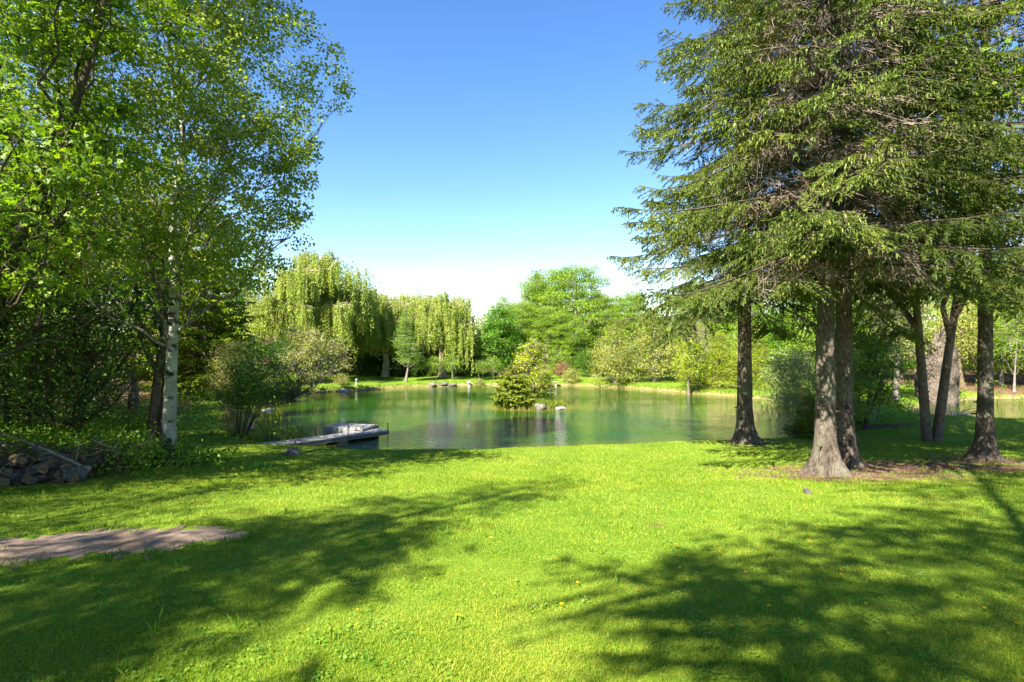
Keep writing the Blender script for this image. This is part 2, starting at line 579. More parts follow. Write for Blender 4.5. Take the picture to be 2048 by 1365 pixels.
def build_ground():
    xs = grid_axis([(-600, -100, 100), (-100, -40, 6), (-40, -17, 1.0), (-17, 17, 0.22), (17, 34, 0.5), (34, 100, 5), (100, 600, 100)])
    ys = grid_axis([(-60, -10, 8), (-10, 2, 1.0), (2, 47, 0.22), (47, 70, 1.2), (70, 120, 8), (120, 900, 130)])
    X, Y = np.meshgrid(xs, ys)
    Z = terrain(X, Y)
    nx, ny = len(xs), len(ys)
    idx = np.arange(nx * ny).reshape(ny, nx)
    a = Acc()
    a.add(np.stack([X, Y, Z], -1), np.stack([idx[:-1, :-1], idx[:-1, 1:], idx[1:, 1:], idx[1:, :-1]], -1).reshape(-1, 4), None, 0, True)
    me = a.mesh('ground', ground_mat())
    at = me.attributes.new('bare', 'FLOAT', 'POINT')
    at.data.foreach_set('value', bare_value(X.ravel(), Y.ravel()).astype(np.float32))
    tag(link('ground', me), kind='structure')


build_ground()


def water_mat():
    m, nt = new_mat('pond_water')
    k = N(nt)
    p = k.geo()
    sh = k.attr('shallow')
    n1 = k.noise(p, 0.12, 2)
    deep = k.ramp(n1, [(0.35, (0.005, 0.045, 0.006)), (0.65, (0.02, 0.06, 0.003))])
    col = k.mix(k.maprange(k.math('ADD', sh, k.math('MULTIPLY', k.math('SUBTRACT', k.noise(p, 0.5, 3), 0.5), 0.5)), 0.25, 0.95), deep, (0.12, 0.115, 0.01))
    h1 = k.noise(k.scale(p, (1.0, 1.9, 1.0)), 3.2, 3, 0.6, 0.4)
    h2 = k.noise(k.scale(p, (1.0, 1.6, 1.0)), 11.0, 2, 0.6)
    calm = k.maprange(k.noise(p, 0.16, 2), 0.36, 0.62, 0.25, 1.0)
    sp = k.n('ShaderNodeSeparateXYZ'); nt.links.new(p, sp.inputs[0])
    calm = k.math('MULTIPLY', calm, k.maprange(sp.outputs[1], 22.0, 33.0, 1.2, 0.1))
    hh = k.math('MULTIPLY', k.math('ADD', h1, k.math('MULTIPLY', h2, 0.35)), calm)
    b = k.bsdf(col, 0.015, 0.5, k.bump(hh, 1.0, 0.15))
    b.inputs['IOR'].default_value = 1.42
    k.out(b.outputs[0])
    return m


M['water'] = water_mat()
ISL = (0.9, 29.3, 1.95, 1.15)     # island centre and half axes


def build_water(name, poly):
    xs = np.arange(poly[:, 0].min() - 0.8, poly[:, 0].max() + 0.8, 0.4)
    ys = np.arange(poly[:, 1].min() - 0.8, poly[:, 1].max() + 0.8, 0.4)
    X, Y = np.meshgrid(xs, ys)
    d = sdf(X, Y, poly).reshape(X.shape)
    isl = (np.hypot((X - ISL[0]) / ISL[2], (Y - ISL[1]) / ISL[3]) - 1) * 1.3
    sh = np.exp(-np.minimum(-np.minimum(d, 0) / 1.6, np.maximum(isl, 0) / 1.1))
    right = np.clip((X - 4) / 7, 0, 1) * np.clip((33 - Y) / 8, 0, 1) * 0.75        # the shelf at the shallow end
    sh = np.clip(np.maximum(sh, right), 0, 1)
    if name != 'pond_water':
        sh[:] = 0.45
    idx = np.arange(X.size).reshape(X.shape)
    Fq = np.stack([idx[:-1, :-1], idx[:-1, 1:], idx[1:, 1:], idx[1:, :-1]], -1).reshape(-1, 4)
    keep = (d.ravel()[Fq] < 0.5).any(1)
    a = Acc()
    a.add(np.stack([X, Y, np.zeros_like(X)], -1), Fq[keep], None, 0, True)
    me = a.mesh(name, M['water'])
    at = me.attributes.new('shallow', 'FLOAT', 'POINT')
    at.data.foreach_set('value', sh.ravel().astype(np.float32))
    tag(link(name, me), kind='structure')


build_water('pond_water', POND)
build_water('water', POND2)


# bare earth patch at the edge of the lawn
PATCH = np.array([(-9.0, 5.7), (-8.0, 6.1), (-6.4, 6.3), (-5.6, 6.4), (-4.9, 6.65), (-4.1, 6.8), (-3.3, 6.75), (-2.8, 6.5), (-3.0, 6.2), (-3.3, 5.95), (-3.6, 5.7),
                  (-4.1, 5.6), (-4.6, 5.35), (-5.3, 5.25), (-6.5, 5.1), (-7.6, 4.9), (-9.0, 4.7)])


def build_patch():
    rng = np.random.default_rng(5)
    p = smooth_poly(PATCH, 3)
    p = p + 0.05 * rng.standard_normal(p.shape)
    xs = np.arange(-9.2, -2.8, 0.05); ys = np.arange(5.0, 7.4, 0.05)
    X, Y = np.meshgrid(xs, ys)
    d = sdf(X, Y, p).reshape(X.shape)
    d = d + .05 * np.sin(X * 3.1 + Y * 5) + .10 * np.sin(X * 11 + 3 * np.sin(Y * 7)) * np.sin(Y * 13 + 2 * np.sin(X * 5)) + .03 * rng.standard_normal(X.shape)
    Z = terrain(X, Y) + 0.004 + 0.012 * np.clip(-d, 0, .4) / .4 + 0.006 * np.sin(X * 7 + Y * 3) * np.sin(Y * 9)
    idx = np.arange(X.size).reshape(X.shape)
    Fq = np.stack([idx[:-1, :-1], idx[:-1, 1:], idx[1:, 1:], idx[1:, :-1]], -1).reshape(-1, 4)
    a = Acc(); a.add(np.stack([X, Y, Z], -1), Fq[(d.ravel()[Fq] < 0).all(1)], None, 0, True)
    m, nt = new_mat('packed_earth')
    k = N(nt); q = k.geo()
    n1 = k.noise(q, 1.8, 4); n2 = k.noise(q, 45, 4, 0.7)
    c = k.ramp(k.math('ADD', k.math('MULTIPLY', n1, 0.5), k.math('MULTIPLY', n2, 0.5)), [(0.35, (0.12, 0.082, 0.055)), (0.52, (0.25, 0.18, 0.13)), (0.68, (0.38, 0.29, 0.22))])
    k.out(k.bsdf(c, 0.95, 0.1, k.bump(n2, 0.7, 0.02)).outputs[0])
    tag(link('dirt_patch', a.mesh('dirt_patch', m)), kind='structure')


build_patch()


# ------------------------------------------------------------------ grass
def build_grass():
    rng = np.random.default_rng(1)
    m = leaf_mat('grass_blade', [(0.035, 0.11, 0.008), (0.10, 0.21, 0.014), (0.17, 0.28, 0.03), (0.27, 0.34, 0.07), (0.33, 0.36, 0.13)], 0.35, 0.5, 1.3, 0.2)
    nt = m.node_tree
    acc = Acc()

    def band(y0, y1, n, h, w, k2):
        # density falls off with distance
        u = rng.random(n)
        y = 1.0 / (1 / y0 + u * (1 / y1 - 1 / y0))
        x = (rng.random(n) * 2 - 1) * (y * 1.03 + 0.8)
        d = np.minimum(sdf(x, y, POND), sdf(x, y, POND2))
        dp = sdf(x, y, PATCH)
        bv = bare_value(x, y) + (rng.random(n) - 0.5) * 0.5 + 0.22 * np.sin(x * 5 + 3 * np.sin(y * 3)) * np.sin(y * 6.3 + 2 * np.sin(x * 4)) - 0.12
        keep = (d > 0.1) & ((dp > -0.02) | (rng.random(n) < 0.02 + 0.5 * np.clip(1 + dp / 0.16, 0, 1) ** 2) | ((x > -4.6) & (np.sin(x * 9) * np.sin(y * 14 + 2 * x) > 0.35) & (rng.random(n) < .6))) & (bv < 0.5)
        keep &= ~((x < -10.6 - 0.1 * (y - 10)) & (y > 12))
        x, y, dp = x[keep], y[keep], dp[keep]
        n = len(x)
        z = terrain(x, y)
        sc = np.clip(y / 6.0, 0.75, 3.5)
        clump = 0.75 + 0.5 * (np.sin(x * 3.1 + 2 * np.sin(y * 2.3)) * np.sin(y * 2.7 + np.sin(x * 4.1)) * 0.5 + 0.5)
        hh = h * clump * rng.uniform(0.55, 1.25, n) * np.clip(sc, 0.9, 1.35)
        hh[np.abs(dp) < 0.12] *= 1.5
        ww = w * rng.uniform(0.6, 1.2, n) * sc
        az = rng.uniform(0, 2 * np.pi, n)
        lean = rng.uniform(0.15, 1.1, n)
        laz = rng.uniform(0, 2 * np.pi, n)
        s = np.stack([np.cos(az), np.sin(az), np.zeros(n)], 1) * ww[:, None]
        L = np.stack([np.cos(laz) * lean, np.sin(laz) * lean, np.ones(n)], 1)
        L = L / np.linalg.norm(L, axis=1, keepdims=True) * hh[:, None]
        P = np.stack([x, y, z - 0.004], 1)
        r = rng.random(n)
        if k2:
            bend = np.stack([np.cos(laz), np.sin(laz), -0.5 * np.ones(n)], 1) * (hh * 0.35 * lean)[:, None]
            V = np.stack([P - s, P + s, P + L * 0.55 + s * 0.75, P + L * 0.55 - s * 0.75, P + L + bend], 1)
            o = (np.arange(n) * 5)[:, None]
            acc.add(V, np.zeros((0, 4)))
            base = acc.n
            acc.V.append(V.reshape(-1, 3).astype(np.float32)); acc.n += 5 * n
            for q in (np.array([[0, 1, 2, 3]]) + o, np.array([[3, 2, 4]]) + o):
                acc.L.append((q + base).astype(np.int32).ravel()); acc.T.append(np.full(n, q.shape[1], np.int32)); acc.R.append(r.astype(np.float32))
                acc.Mi.append(np.zeros(n, np.int32)); acc.S.append(np.zeros(n, bool))
        else:
            V = np.stack([P - s, P + s, P + L], 1)
            acc.add(V, np.array([[0, 1, 2]]) + (np.arange(n) * 3)[:, None], r)

    band(2.6, 9.5, 420000, 0.036, 0.0027, True)
    band(9.5, 26, 380000, 0.030, 0.0028, False)
    band(26, 52, 60000, 0.05, 0.004, False)
    tag(link('grass', acc.mesh('grass', m)), label='mown green lawn grass running down to the pond', kind='stuff', cat='grass')


build_grass()


def build_clover():
    rng = np.random.default_rng(77)
    n = 1500
    y = 1.0 / (1 / 2.8 + rng.random(n) * (1 / 13 - 1 / 2.8)); x = (rng.random(n) * 2 - 1) * (y * 1.02 + .5)
    ok = (np.sin(x * 1.9 + 2 * np.sin(y * 1.3)) * np.sin(y * 2.1 + np.sin(x * 2.7)) > rng.uniform(-.3, .8, n)) & (sdf(x, y, PATCH) > 0)
    x, y = x[ok], y[ok]
    c = np.stack([x, y, terrain(x, y)], 1)
    P = np.repeat(c, 11, axis=0) + rng.normal(0, 1, (len(c) * 11, 3)) * np.array([.045, .045, .004]) + np.array([0, 0, .022])
    a = Acc()
    place(a, ROUND, P, rng.normal(0, 1, P.shape) * np.array([1, 1, .15]), rng.normal(0, .3, P.shape) + np.array([0, 0, 1]), rng.uniform(.012, .026, len(P)), rng.random(len(P)))
    # long uncut blades in small tufts
    n = 260
    y = rng.uniform(3, 12, n); x = (rng.random(n) * 2 - 1) * y
    ed = smooth_poly(PATCH, 1); q = rng.integers(0, len(ed), 120)
    x = np.concatenate([x, ed[q, 0] + rng.normal(0, .07, 120)]); y = np.concatenate([y, ed[q, 1] + rng.normal(0, .06, 120)])
    c = np.stack([x, y, terrain(x, y)], 1)
    P = np.repeat(c, 7, axis=0) + rng.normal(0, 1, (len(c) * 7, 3)) * np.array([.02, .02, 0])
    place(a, SLIM, P, rng.normal(0, .45, P.shape) + np.array([0, 0, 1]), rng.normal(0, 1, P.shape), rng.uniform(.05, .12, len(P)), rng.random(len(P)), 0, .45)
    tag(link('clover', a.mesh('clover', leaf_mat('clover_leaf', [(0.05, 0.16, 0.02), (0.10, 0.24, 0.03), (0.18, 0.3, 0.05)], .3))), label='patches of clover and taller tufts growing in the lawn', cat='clover', kind='stuff')


build_clover()


# ------------------------------------------------------------------ broadleaf trees
def lobes(rng):
    ph = rng.uniform(0, 6.28, 6); fr = rng.integers(2, 5, 3)
    return lambda a, z: 0.82 + 0.16 * np.sin(fr[0] * a + ph[0] + 3 * z) + 0.13 * np.sin(fr[1] * a + ph[1] - 7 * z) + 0.11 * np.sin(z * 13 + ph[2] + 2 * np.sin(a + ph[3]))


ENV = {
    'round': lambda t: np.sqrt(np.clip(1 - (2 * t - 0.95) ** 2 / 1.15, 0, 1)),
    'oval': lambda t: np.clip(np.sin(np.pi * np.clip(t * 0.93 + 0.05, 0, 1)) ** 0.6, 0, 1),
    'cone': lambda t: np.clip(1.05 - t, 0.03, 1) ** 0.8 * np.clip(t * 9 + 0.35, 0, 1),
    'col': lambda t: np.clip(1.02 - t ** 2.5, 0.05, 1) * np.clip(t * 5 + 0.4, 0, 1),
    'dome': lambda t: np.sqrt(np.clip(1 - t ** 2, 0, 1)) * np.clip(0.75 + t, 0, 1),
    'aspen': lambda t: np.clip(0.88 + 1.2 * t, 0, 1) * np.sqrt(np.clip(1 - t ** 5, 0.02, 1)),
    'full': lambda t: np.clip(1 - 0.25 * t - 0.75 * t ** 6, 0, 1),
}


def broadleaf(root, H, z0, rad, env='round', seed=0, trunk=None, tr=0.15, limbs=14, clusters=260, per=46, leaf=0.06, tpl=LEAF, mat='wood_leaf', bark='brown_bark',
              spread=0.42, flat=0.55, fill=0.45, twigs=2, stems=None, cuts=None, off=(0, 0), droop=0.0, up=0.9, extra_limbs=None, trim=None, sq=1.0, limb_r=0.35, limb_mat=None):
    """a trunk (or several stems), limbs reaching for leaf clusters spread through the crown's volume"""
    rng = np.random.default_rng(seed)
    lob = lobes(rng)
    if trunk is None:
        trunk = [(0, 0, 0), (0.03 * H * rng.normal(), 0.03 * H * rng.normal(), H * 0.35), (off[0] * 0.6, off[1] * 0.6, H * 0.7), (off[0], off[1], H * 0.96)]
    T = interp_poly(trunk, 36)
    # cluster centres
    n = clusters
    t = rng.random(n * 2) ** 0.9
    w = ENV[env](t)
    keep = rng.random(n * 2) < np.clip(w, 0.12, 1)
    t = t[keep][:n]; w = w[keep][:n]
    n = len(t)
    ang = rng.uniform(0, 2 * np.pi, n)
    r = rad * w * lob(ang, t) * rng.random(n) ** fill
    zc = z0 + (H - z0) * t
    ax = path_at(T, np.clip(zc / T[-1, 2], 0, 1))
    Cn = np.stack([ax[:, 0] + r * np.cos(ang), ax[:, 1] + sq * r * np.sin(ang), zc - droop * r], 1)
    if trim is not None:
        Cn = Cn[trim(Cn)]
        n = len(Cn)
    wood = Acc(); bacc = Acc()
    R = tr * np.clip(1 - np.linspace(0, 1, 36) ** 1.1 * 0.93, 0.04, 1)
    if stems:
        starts = []
        for i, (dx, dy, tx, ty, hz, rr) in enumerate(stems):
            P = interp_poly([(dx, dy, -0.05), (dx + 0.35 * (tx - dx), dy + 0.35 * (ty - dy), hz * 0.42), (tx, ty, hz)], 14)
            Vv, Ff = tubes(P[None], (rr * np.linspace(1, 0.25, 14))[None], 7)
            wood.add(Vv, Ff, None, 0, True)
            starts.append(P)
    else:
        trunk_mesh(wood, T, R, 12, rng, 0.6, 0.03, 0, 0.25 + 0.02 * H)
        starts = [T]
    # limbs: towards spread-out crown points
    nl = min(limbs, n)
    pick = [int(rng.integers(n))]
    D = np.linalg.norm(Cn - Cn[pick[0]], axis=1)
    for _ in range(nl - 1):
        j = int(np.argmax(D)); pick.append(j); D = np.minimum(D, np.linalg.norm(Cn - Cn[j], axis=1))
    E = Cn[pick] + np.array([[0, 0, 0.0]])
    A = []; rl = []
    for e in E:
        if stems:
            st = min(starts, key=lambda P: np.linalg.norm(P[-1] - e))
            q = rng.uniform(0.35, 0.85); A.append(path_at(st, np.array([q]))[0]); rl.append(stems[0][5] * 0.6)
        else:
            hd = math.hypot(e[0], e[1])
            za = np.clip(e[2] - hd * up * rng.uniform(0.6, 1.2), min(z0 * 0.8, H * 0.5), H * 0.9)
            tt = za / T[-1, 2]
            A.append(path_at(T, np.array([tt]))[0]); rl.append(tr * (1 - 0.75 * tt) * limb_r)
    A = np.array(A); rl = np.array(rl)
    mid = A * 0.45 + E * 0.55 + np.stack([rng.normal(0, .05, nl), rng.normal(0, .05, nl), np.full(nl, -0.06)], 1) * np.linalg.norm(E - A, axis=1)[:, None]
    LP = bez(A, mid, E, 10)
    LP[:, 1:-1] += rng.normal(0, 0.015, (nl, 8, 3)) * np.linalg.norm(E - A, axis=1)[:, None, None]
    Vv, Ff = tubes(LP, rl[:, None] * np.linspace(1, 0.18, 10)[None], 6)
    bacc.add(Vv, Ff, None, 0, True)
    # side branches to every cluster
    near = np.argmin(np.linalg.norm(Cn[:, None] - LP[None, :, 7], axis=2), axis=1)
    q = rng.uniform(0.3, 0.95, n)
    S = np.array([path_at(LP[near[i]], q[i:i + 1])[0] for i in range(n)])
    ln = np.linalg.norm(Cn - S, axis=1)
    mm = (S + Cn) / 2 + rng.normal(0, 0.06, (n, 3)) * ln[:, None]
    BP = bez(S, mm, Cn, 5)
    Vv, Ff = tubes(BP, (rl[near] * 0.3)[:, None] * np.linspace(1, 0.25, 5)[None], 4)
    bacc.add(Vv, Ff, None, 0, True)
    # twigs
    if twigs:
        c = np.repeat(Cn, twigs, axis=0)
        dv = rng.normal(0, 1, c.shape) * np.array([1, 1, 0.5]) * spread * 0.9
        Vv, Ff = tubes(bez(c, c + dv * 0.5 + np.array([0, 0, 0.03]), c + dv, 4), np.full(len(c), max(0.004, leaf * 0.09))[:, None] * np.linspace(1, 0.5, 4)[None], 3)
        bacc.add(Vv, Ff, None, 0, False)
    # leaves
    la = Acc()
    per_c = rng.poisson(per, n)
    ci = np.repeat(np.arange(n), per_c)
    csz = rng.uniform(0.6, 1.25, n)[ci]
    g = rng.normal(0, 1, (len(ci), 3))
    g = g / np.maximum(1, np.linalg.norm(g, axis=1, keepdims=True) / 1.7)
    pos = Cn[ci] + g * np.array([1, 1, flat]) * spread * csz[:, None]
    out = nrm(pos - np.array([0, 0, z0 + 0.4 * (H - z0)]))
    dirv = nrm(rng.normal(0, 1, pos.shape) * np.array([1, 1, 0.6]) + out * 0.5 + np.array([0, 0, -0.35]))
    upv = nrm(rng.normal(0, 0.6, pos.shape) + np.array([0, 0, 0.5]) + out * 0.65)
    rn = np.clip(rng.random(len(ci)) * 0.75 + (rng.random(n)[ci]) * 0.3, 0, 1)
    place(la, tpl, pos, dirv, upv, leaf * rng.uniform(0.65, 1.25, len(ci)), rn)
    link('stems' if stems else 'trunk', wood.mesh('trunk', M[bark]), root)
    link('branches', bacc.mesh('branches', M[limb_mat or bark]), root)
    link('crown', la.mesh('crown', M[mat]), root)
    return root


# ------------------------------------------------------------------ weeping willow
def willow(root, H, rad, seed, tr=0.4, strands=420, mat='willow_leaf', z_low=0.6, leaf=0.16, n_mop=5):
    rng = np.random.default_rng(seed)
    T = interp_poly([(0, 0, 0), (0.1, 0, H * 0.2), (0.25 * rng.normal(), 0.1, H * 0.42), (0.3 * rng.normal(), 0, H * 0.6)], 24)
    wood = Acc(); b = Acc(); la = Acc()
    trunk_mesh(wood, T, tr * np.linspace(1, 0.45, 24), 14, rng, 0.4, 0.04)
    nl = 30
    ang = rng.uniform(0, 2 * np.pi, nl); hz = H * rng.uniform(0.5, 0.97, nl)
    rr = rad * rng.uniform(0.3, 1.0, nl) * np.sqrt(np.clip(1.12 - (hz / H) ** 3, 0.05, 1))
    E = np.stack([rr * np.cos(ang), rr * np.sin(ang), hz], 1)
    A = path_at(T, rng.uniform(0.35, 1.0, nl))
    mid = A * 0.5 + E * 0.5 + np.array([0, 0, 0.12 * H])
    LP = bez(A, mid, E, 12)
    V, Fq = tubes(LP, (tr * 0.32) * np.linspace(1, 0.15, 12)[None] * np.ones((nl, 1)), 6); b.add(V, Fq, None, 0, True)
    # sprays rise then hang
    n = strands
    li = rng.integers(0, nl, n)
    q = rng.uniform(0.35, 1, n)
    S = np.array([path_at(LP[li[i]], q[i:i + 1])[0] for i in range(n)])
    a2 = rng.uniform(0, 2 * np.pi, n); o = rng.uniform(0.2, 1.3, n)
    tip = S + np.stack([np.cos(a2) * o, np.sin(a2) * o, rng.uniform(0.0, 0.5, n)], 1)
    V, Fq = tubes(bez(S, (S + tip) / 2 + np.array([0, 0, 0.25]), tip, 5), np.full((n, 1), 0.018) * np.linspace(1, 0.5, 5)[None], 3); b.add(V, Fq)
    # hanging strands from along each spray
    k = 5
    base = np.repeat(np.arange(n), k)
    f = rng.uniform(0.3, 1, len(base))[:, None]
    P0 = S[base] * (1 - f) + tip[base] * f
    rxy = np.hypot(P0[:, 0], P0[:, 1])
    ln = rng.uniform(0.4, 1.0, len(base)) * np.clip(0.8 + 3.4 * (rxy / rad) ** 1.2, 0.8, 4.2)
    ln = np.minimum(ln, P0[:, 2] - z_low * rng.uniform(0.6, 2.0, len(ln)))
    ln = np.maximum(ln, 0.25)
    dx = rng.normal(0, 0.10, (len(base), 2)) * ln[:, None]
    P1 = P0 + np.concatenate([dx, -ln[:, None]], 1)
    V, Fq = tubes(bez(P0, (P0 + P1) / 2 + np.concatenate([dx, np.zeros((len(base), 1))], 1) * 0.3, P1, 4), np.full((len(base), 4), 0.006), 3); b.add(V, Fq)
    per = np.maximum(4, (ln * 24).astype(int))
    ii = np.repeat(np.arange(len(base)), per)
    t = rng.random(len(ii))[:, None]
    pos = P0[ii] * (1 - t) + P1[ii] * t + rng.normal(0, 0.055, (len(ii), 3))
    dv = np.stack([rng.normal(0, .6, len(ii)), rng.normal(0, .6, len(ii)), -np.ones(len(ii)) * rng.uniform(.4, 1.2, len(ii))], 1)
    upv = nrm(rng.normal(0, 1, (len(ii), 3)) + np.array([0, 0, 0.4]))
    rn = np.clip(rng.random(len(ii)) * 0.6 + rng.random(len(base))[ii] * 0.4, 0, 1)
    place(la, SLIM, pos, dv, upv, leaf * rng.uniform(0.7, 1.3, len(ii)), rn, 0, 1.25)
    link('trunk', wood.mesh('trunk', M['willow_bark']), root)
    link('branches', b.mesh('branches', M['pale_twig']), root)
    link('crown', la.mesh('crown', M[mat]), root)
    return root


# ------------------------------------------------------------------ spruces
def spruce(root, H, zc, rad, seed, tr=0.22, fine_top=11.0, lean=(0, 0), mat='needle', bark='spruce_bark', shoot=0.082, wid=0.82, whorl=0.42, per_whorl=5, bare=0.4,
           green0=0.28, spacing=0.09, stubs=True, droop=1.0, env=None, flare=0.9, hang=1.0, k=28):
    """bare lower trunk, whorls of drooping boughs, dead grey twigs inside, needled sprays outside"""
    rng = np.random.default_rng(seed)
    T = interp_poly([(0, 0, -0.05), (lean[0] * 0.2, lean[1] * 0.2, H * 0.2), (lean[0] * 0.6, lean[1] * 0.6, H * 0.6), (lean[0], lean[1], H)], 70)
    z = T[:, 2]
    wood = Acc(); dead = Acc(); bough = Acc(); nd = Acc()
    trunk_mesh(wood, T, tr * np.clip(1 - z / H, 0.02, 1) ** 0.85 * (1 + 0.12 * np.exp(-np.maximum(z, 0) / 1.5)), k, rng, flare, 0.02, 0, 0.3)
    zs = []; a0 = rng.uniform(0, 6.28)
    zz = zc
    while zz < H * 0.97:
        pw = per_whorl if zz < fine_top else max(3, per_whorl - 1)
        for j in range(pw):
            zs.append((zz + rng.uniform(-0.18, 0.18), a0 + j * 2 * np.pi / pw + rng.uniform(-0.35, 0.35), zz > fine_top))
        a0 += 1.1 + rng.uniform(-.3, .3)
        zz += whorl * rng.uniform(0.8, 1.2) * (1.6 if zz > fine_top else 1)
    for zb, az, coarse in zs:
        t01 = (zb - zc) / (H - zc)
        L = rad * (np.clip(1.02 - t01, 0.04, 1) ** 0.75 if env is None else env(t01)) * rng.uniform(0.6, 1.12)
        if L < 0.15:
            continue
        m = 9
        s = np.linspace(0, 1, m)
        dh = np.array([math.cos(az), math.sin(az)])
        sag = droop * (0.42 - 0.36 * t01) * rng.uniform(0.5, 1.35)
        zz_ = zb + L * (0.16 * s - sag * 1.6 * s ** 1.6 + sag * 0.75 * s ** 4)
        wob = np.cumsum(rng.normal(0, 0.06, m)) * L * 0.35
        c = path_at(T, np.array([zb / H]))[0]
        P = np.stack([c[0] + dh[0] * L * s - dh[1] * wob, c[1] + dh[1] * L * s + dh[0] * wob, zz_], 1)
        r0 = 0.007 + 0.0062 * L
        V, Fq = tubes(P[None], (r0 * np.linspace(1, 0.2, m))[None], 5); bough.add(V, Fq, None, 0, True)
        sp = spacing * (1.8 if coarse else 1)
        nt_ = max(4, int(L * (1 - 0.12) / sp) * 2)
        q = np.sort(rng.uniform(0.12, 1.0, nt_))
        side = np.where(np.arange(nt_) % 2 == 0, 1.0, -1.0)
        base = path_at(P, q)
        tang = nrm(path_at(P, np.minimum(q + 0.05, 1)) - path_at(P, q - 0.05))
        lat = np.stack([-tang[:, 1], tang[:, 0], np.zeros(nt_)], 1)
        lt = L * 0.30 * np.clip(np.sin(np.pi * np.clip(q * 0.82 + 0.17, 0, 1)), 0.12, 1) * rng.uniform(0.5, 1.15, nt_)
        lt = np.minimum(lt, 1.0) + 0.10
        fw = rng.uniform(0.35, 0.9, nt_)
        dr = tang * fw[:, None] + lat * side[:, None] * rng.uniform(0.6, 1, nt_)[:, None]
        dr = nrm(dr + np.array([0, 0, -0.22]) + rng.normal(0, 0.13, (nt_, 3)))
        green = rng.random(nt_) < np.clip((q - green0) / 0.16, 0, 1)
        if coarse: green[:] = q > 0.15
        end = base + dr * lt[:, None]
        end[:, 2] -= (0.16 * lt * hang)
        midp = (base + end) / 2; midp[:, 2] += 0.05 * lt
        TW = bez(base, midp, end, 5)
        # dead twigs, with their own fine side twigs
        dg = ~green
        if dg.any() and not coarse:
            V, Fq = tubes(TW[dg], np.full((dg.sum(), 1), 0.0065) * np.linspace(1, 0.45, 5)[None], 3); dead.add(V, Fq)
            kk = 6
            di = np.repeat(np.where(dg)[0], kk)
            tt = rng.uniform(0.2, 1, len(di))
            bp = TW[di, np.minimum((tt * 4).astype(int), 3)] * 0.5 + TW[di, np.minimum((tt * 4).astype(int) + 1, 4)] * 0.5
            dv = nrm(dr[di] * 0.6 + rng.normal(0, 0.7, (len(di), 3)) + np.array([0, 0, -0.35])) * rng.uniform(0.1, 0.34, len(di))[:, None]
            V, Fq = tubes(bez(bp, bp + dv * 0.5 + rng.normal(0, .02, dv.shape), bp + dv, 3), np.full((len(di), 3), 0.0038), 3); dead.add(V, Fq)
        # green twigs carry shoots on both sides and some hanging ones
        gi = np.where(green)[0]
        if len(gi):
            V, Fq = tubes(TW[gi], np.full((len(gi), 1), 0.006) * np.linspace(1, 0.4, 5)[None], 3); bough.add(V, Fq)
            ns = np.maximum(3, (lt[gi] / (0.029 * (shoot / 0.1)) * (0.6 if coarse else 1)).astype(int))
            si = np.repeat(gi, ns)
            tt = rng.uniform(0.08, 1, len(si)) ** 0.85
            x = tt * 4; i0 = np.minimum(x.astype(int), 3); ff = (x - i0)[:, None]
            bp = TW[si, i0] * (1 - ff) + TW[si, i0 + 1] * ff
            sd = rng.choice([-1.0, 1.0], len(si))[:, None]
            latt = nrm(np.cross(dr[si], np.array([0, 0, 1.0])))
            hg = rng.random(len(si)) < 0.24
            dv = dr[si] * rng.uniform(0.4, 0.9, (len(si), 1)) + latt * sd * rng.uniform(0.4, 0.9, (len(si), 1)) + np.array([0, 0, -0.15]) + rng.normal(0, 0.16, (len(si), 3))
            dv[hg] = dr[si][hg] * 0.25 + np.array([0, 0, -1.0]) + rng.normal(0, 0.22, (hg.sum(), 3))
            ls = shoot * rng.uniform(0.7, 1.5, len(si)) * (1 - 0.35 * tt) * np.where(hg, 1.0 + 0.35 * hang, 1.0) * (1.7 if coarse else 1)
            rn = np.clip(rng.random(len(si)) * 0.55 + 0.35 * rng.random() + 0.15 * q[si], 0, 1)
            upv = nrm(rng.normal(0, 0.35, (len(si), 3)) + np.array([0, 0, 1.0]))
            upv[hg] = nrm(rng.normal(0, 1, (hg.sum(), 3)) + dr[si][hg])
            place(nd, SPRAY, bp, dv, upv, ls, rn, 0, wid * 0.11 / np.maximum(ls, 0.03) * 2.1)
            place(nd, SPRAY, bp, dv, nrm(np.cross(upv, nrm(dv))), ls, rn, 0, wid * 0.11 / np.maximum(ls, 0.03) * 1.5)
    if stubs:
        # broken stubs and a few bare dead boughs on the clear stem
        n = 10
        zb = rng.uniform(0.9, zc, n); az = rng.uniform(0, 6.28, n)
        for a_, z_ in zip(az, zb):
            c = path_at(T, np.array([z_ / H]))[0]; ln = rng.uniform(0.03, 0.2)
            d = np.array([math.cos(a_), math.sin(a_), rng.uniform(-.3, .4)])
            r_ = tr * 0.8
            P = np.stack([c + d * (r_ * 0.7), c + d * (r_ + ln * 0.5), c + d * (r_ + ln)])
            V, Fq = tubes(P[None], np.array([[0.05, 0.022, 0.010]]) , 6); wood.add(V, Fq, None, 0, True)
    link('trunk', wood.mesh('trunk', M[bark]), root)
    link('branches', bough.mesh('branches', M['dark_bark']), root)
    if dead.n:
        link('dead_twigs', dead.mesh('dead_twigs', M['twig']), root)
    link('needles', nd.mesh('needles', M[mat]), root)
    return root


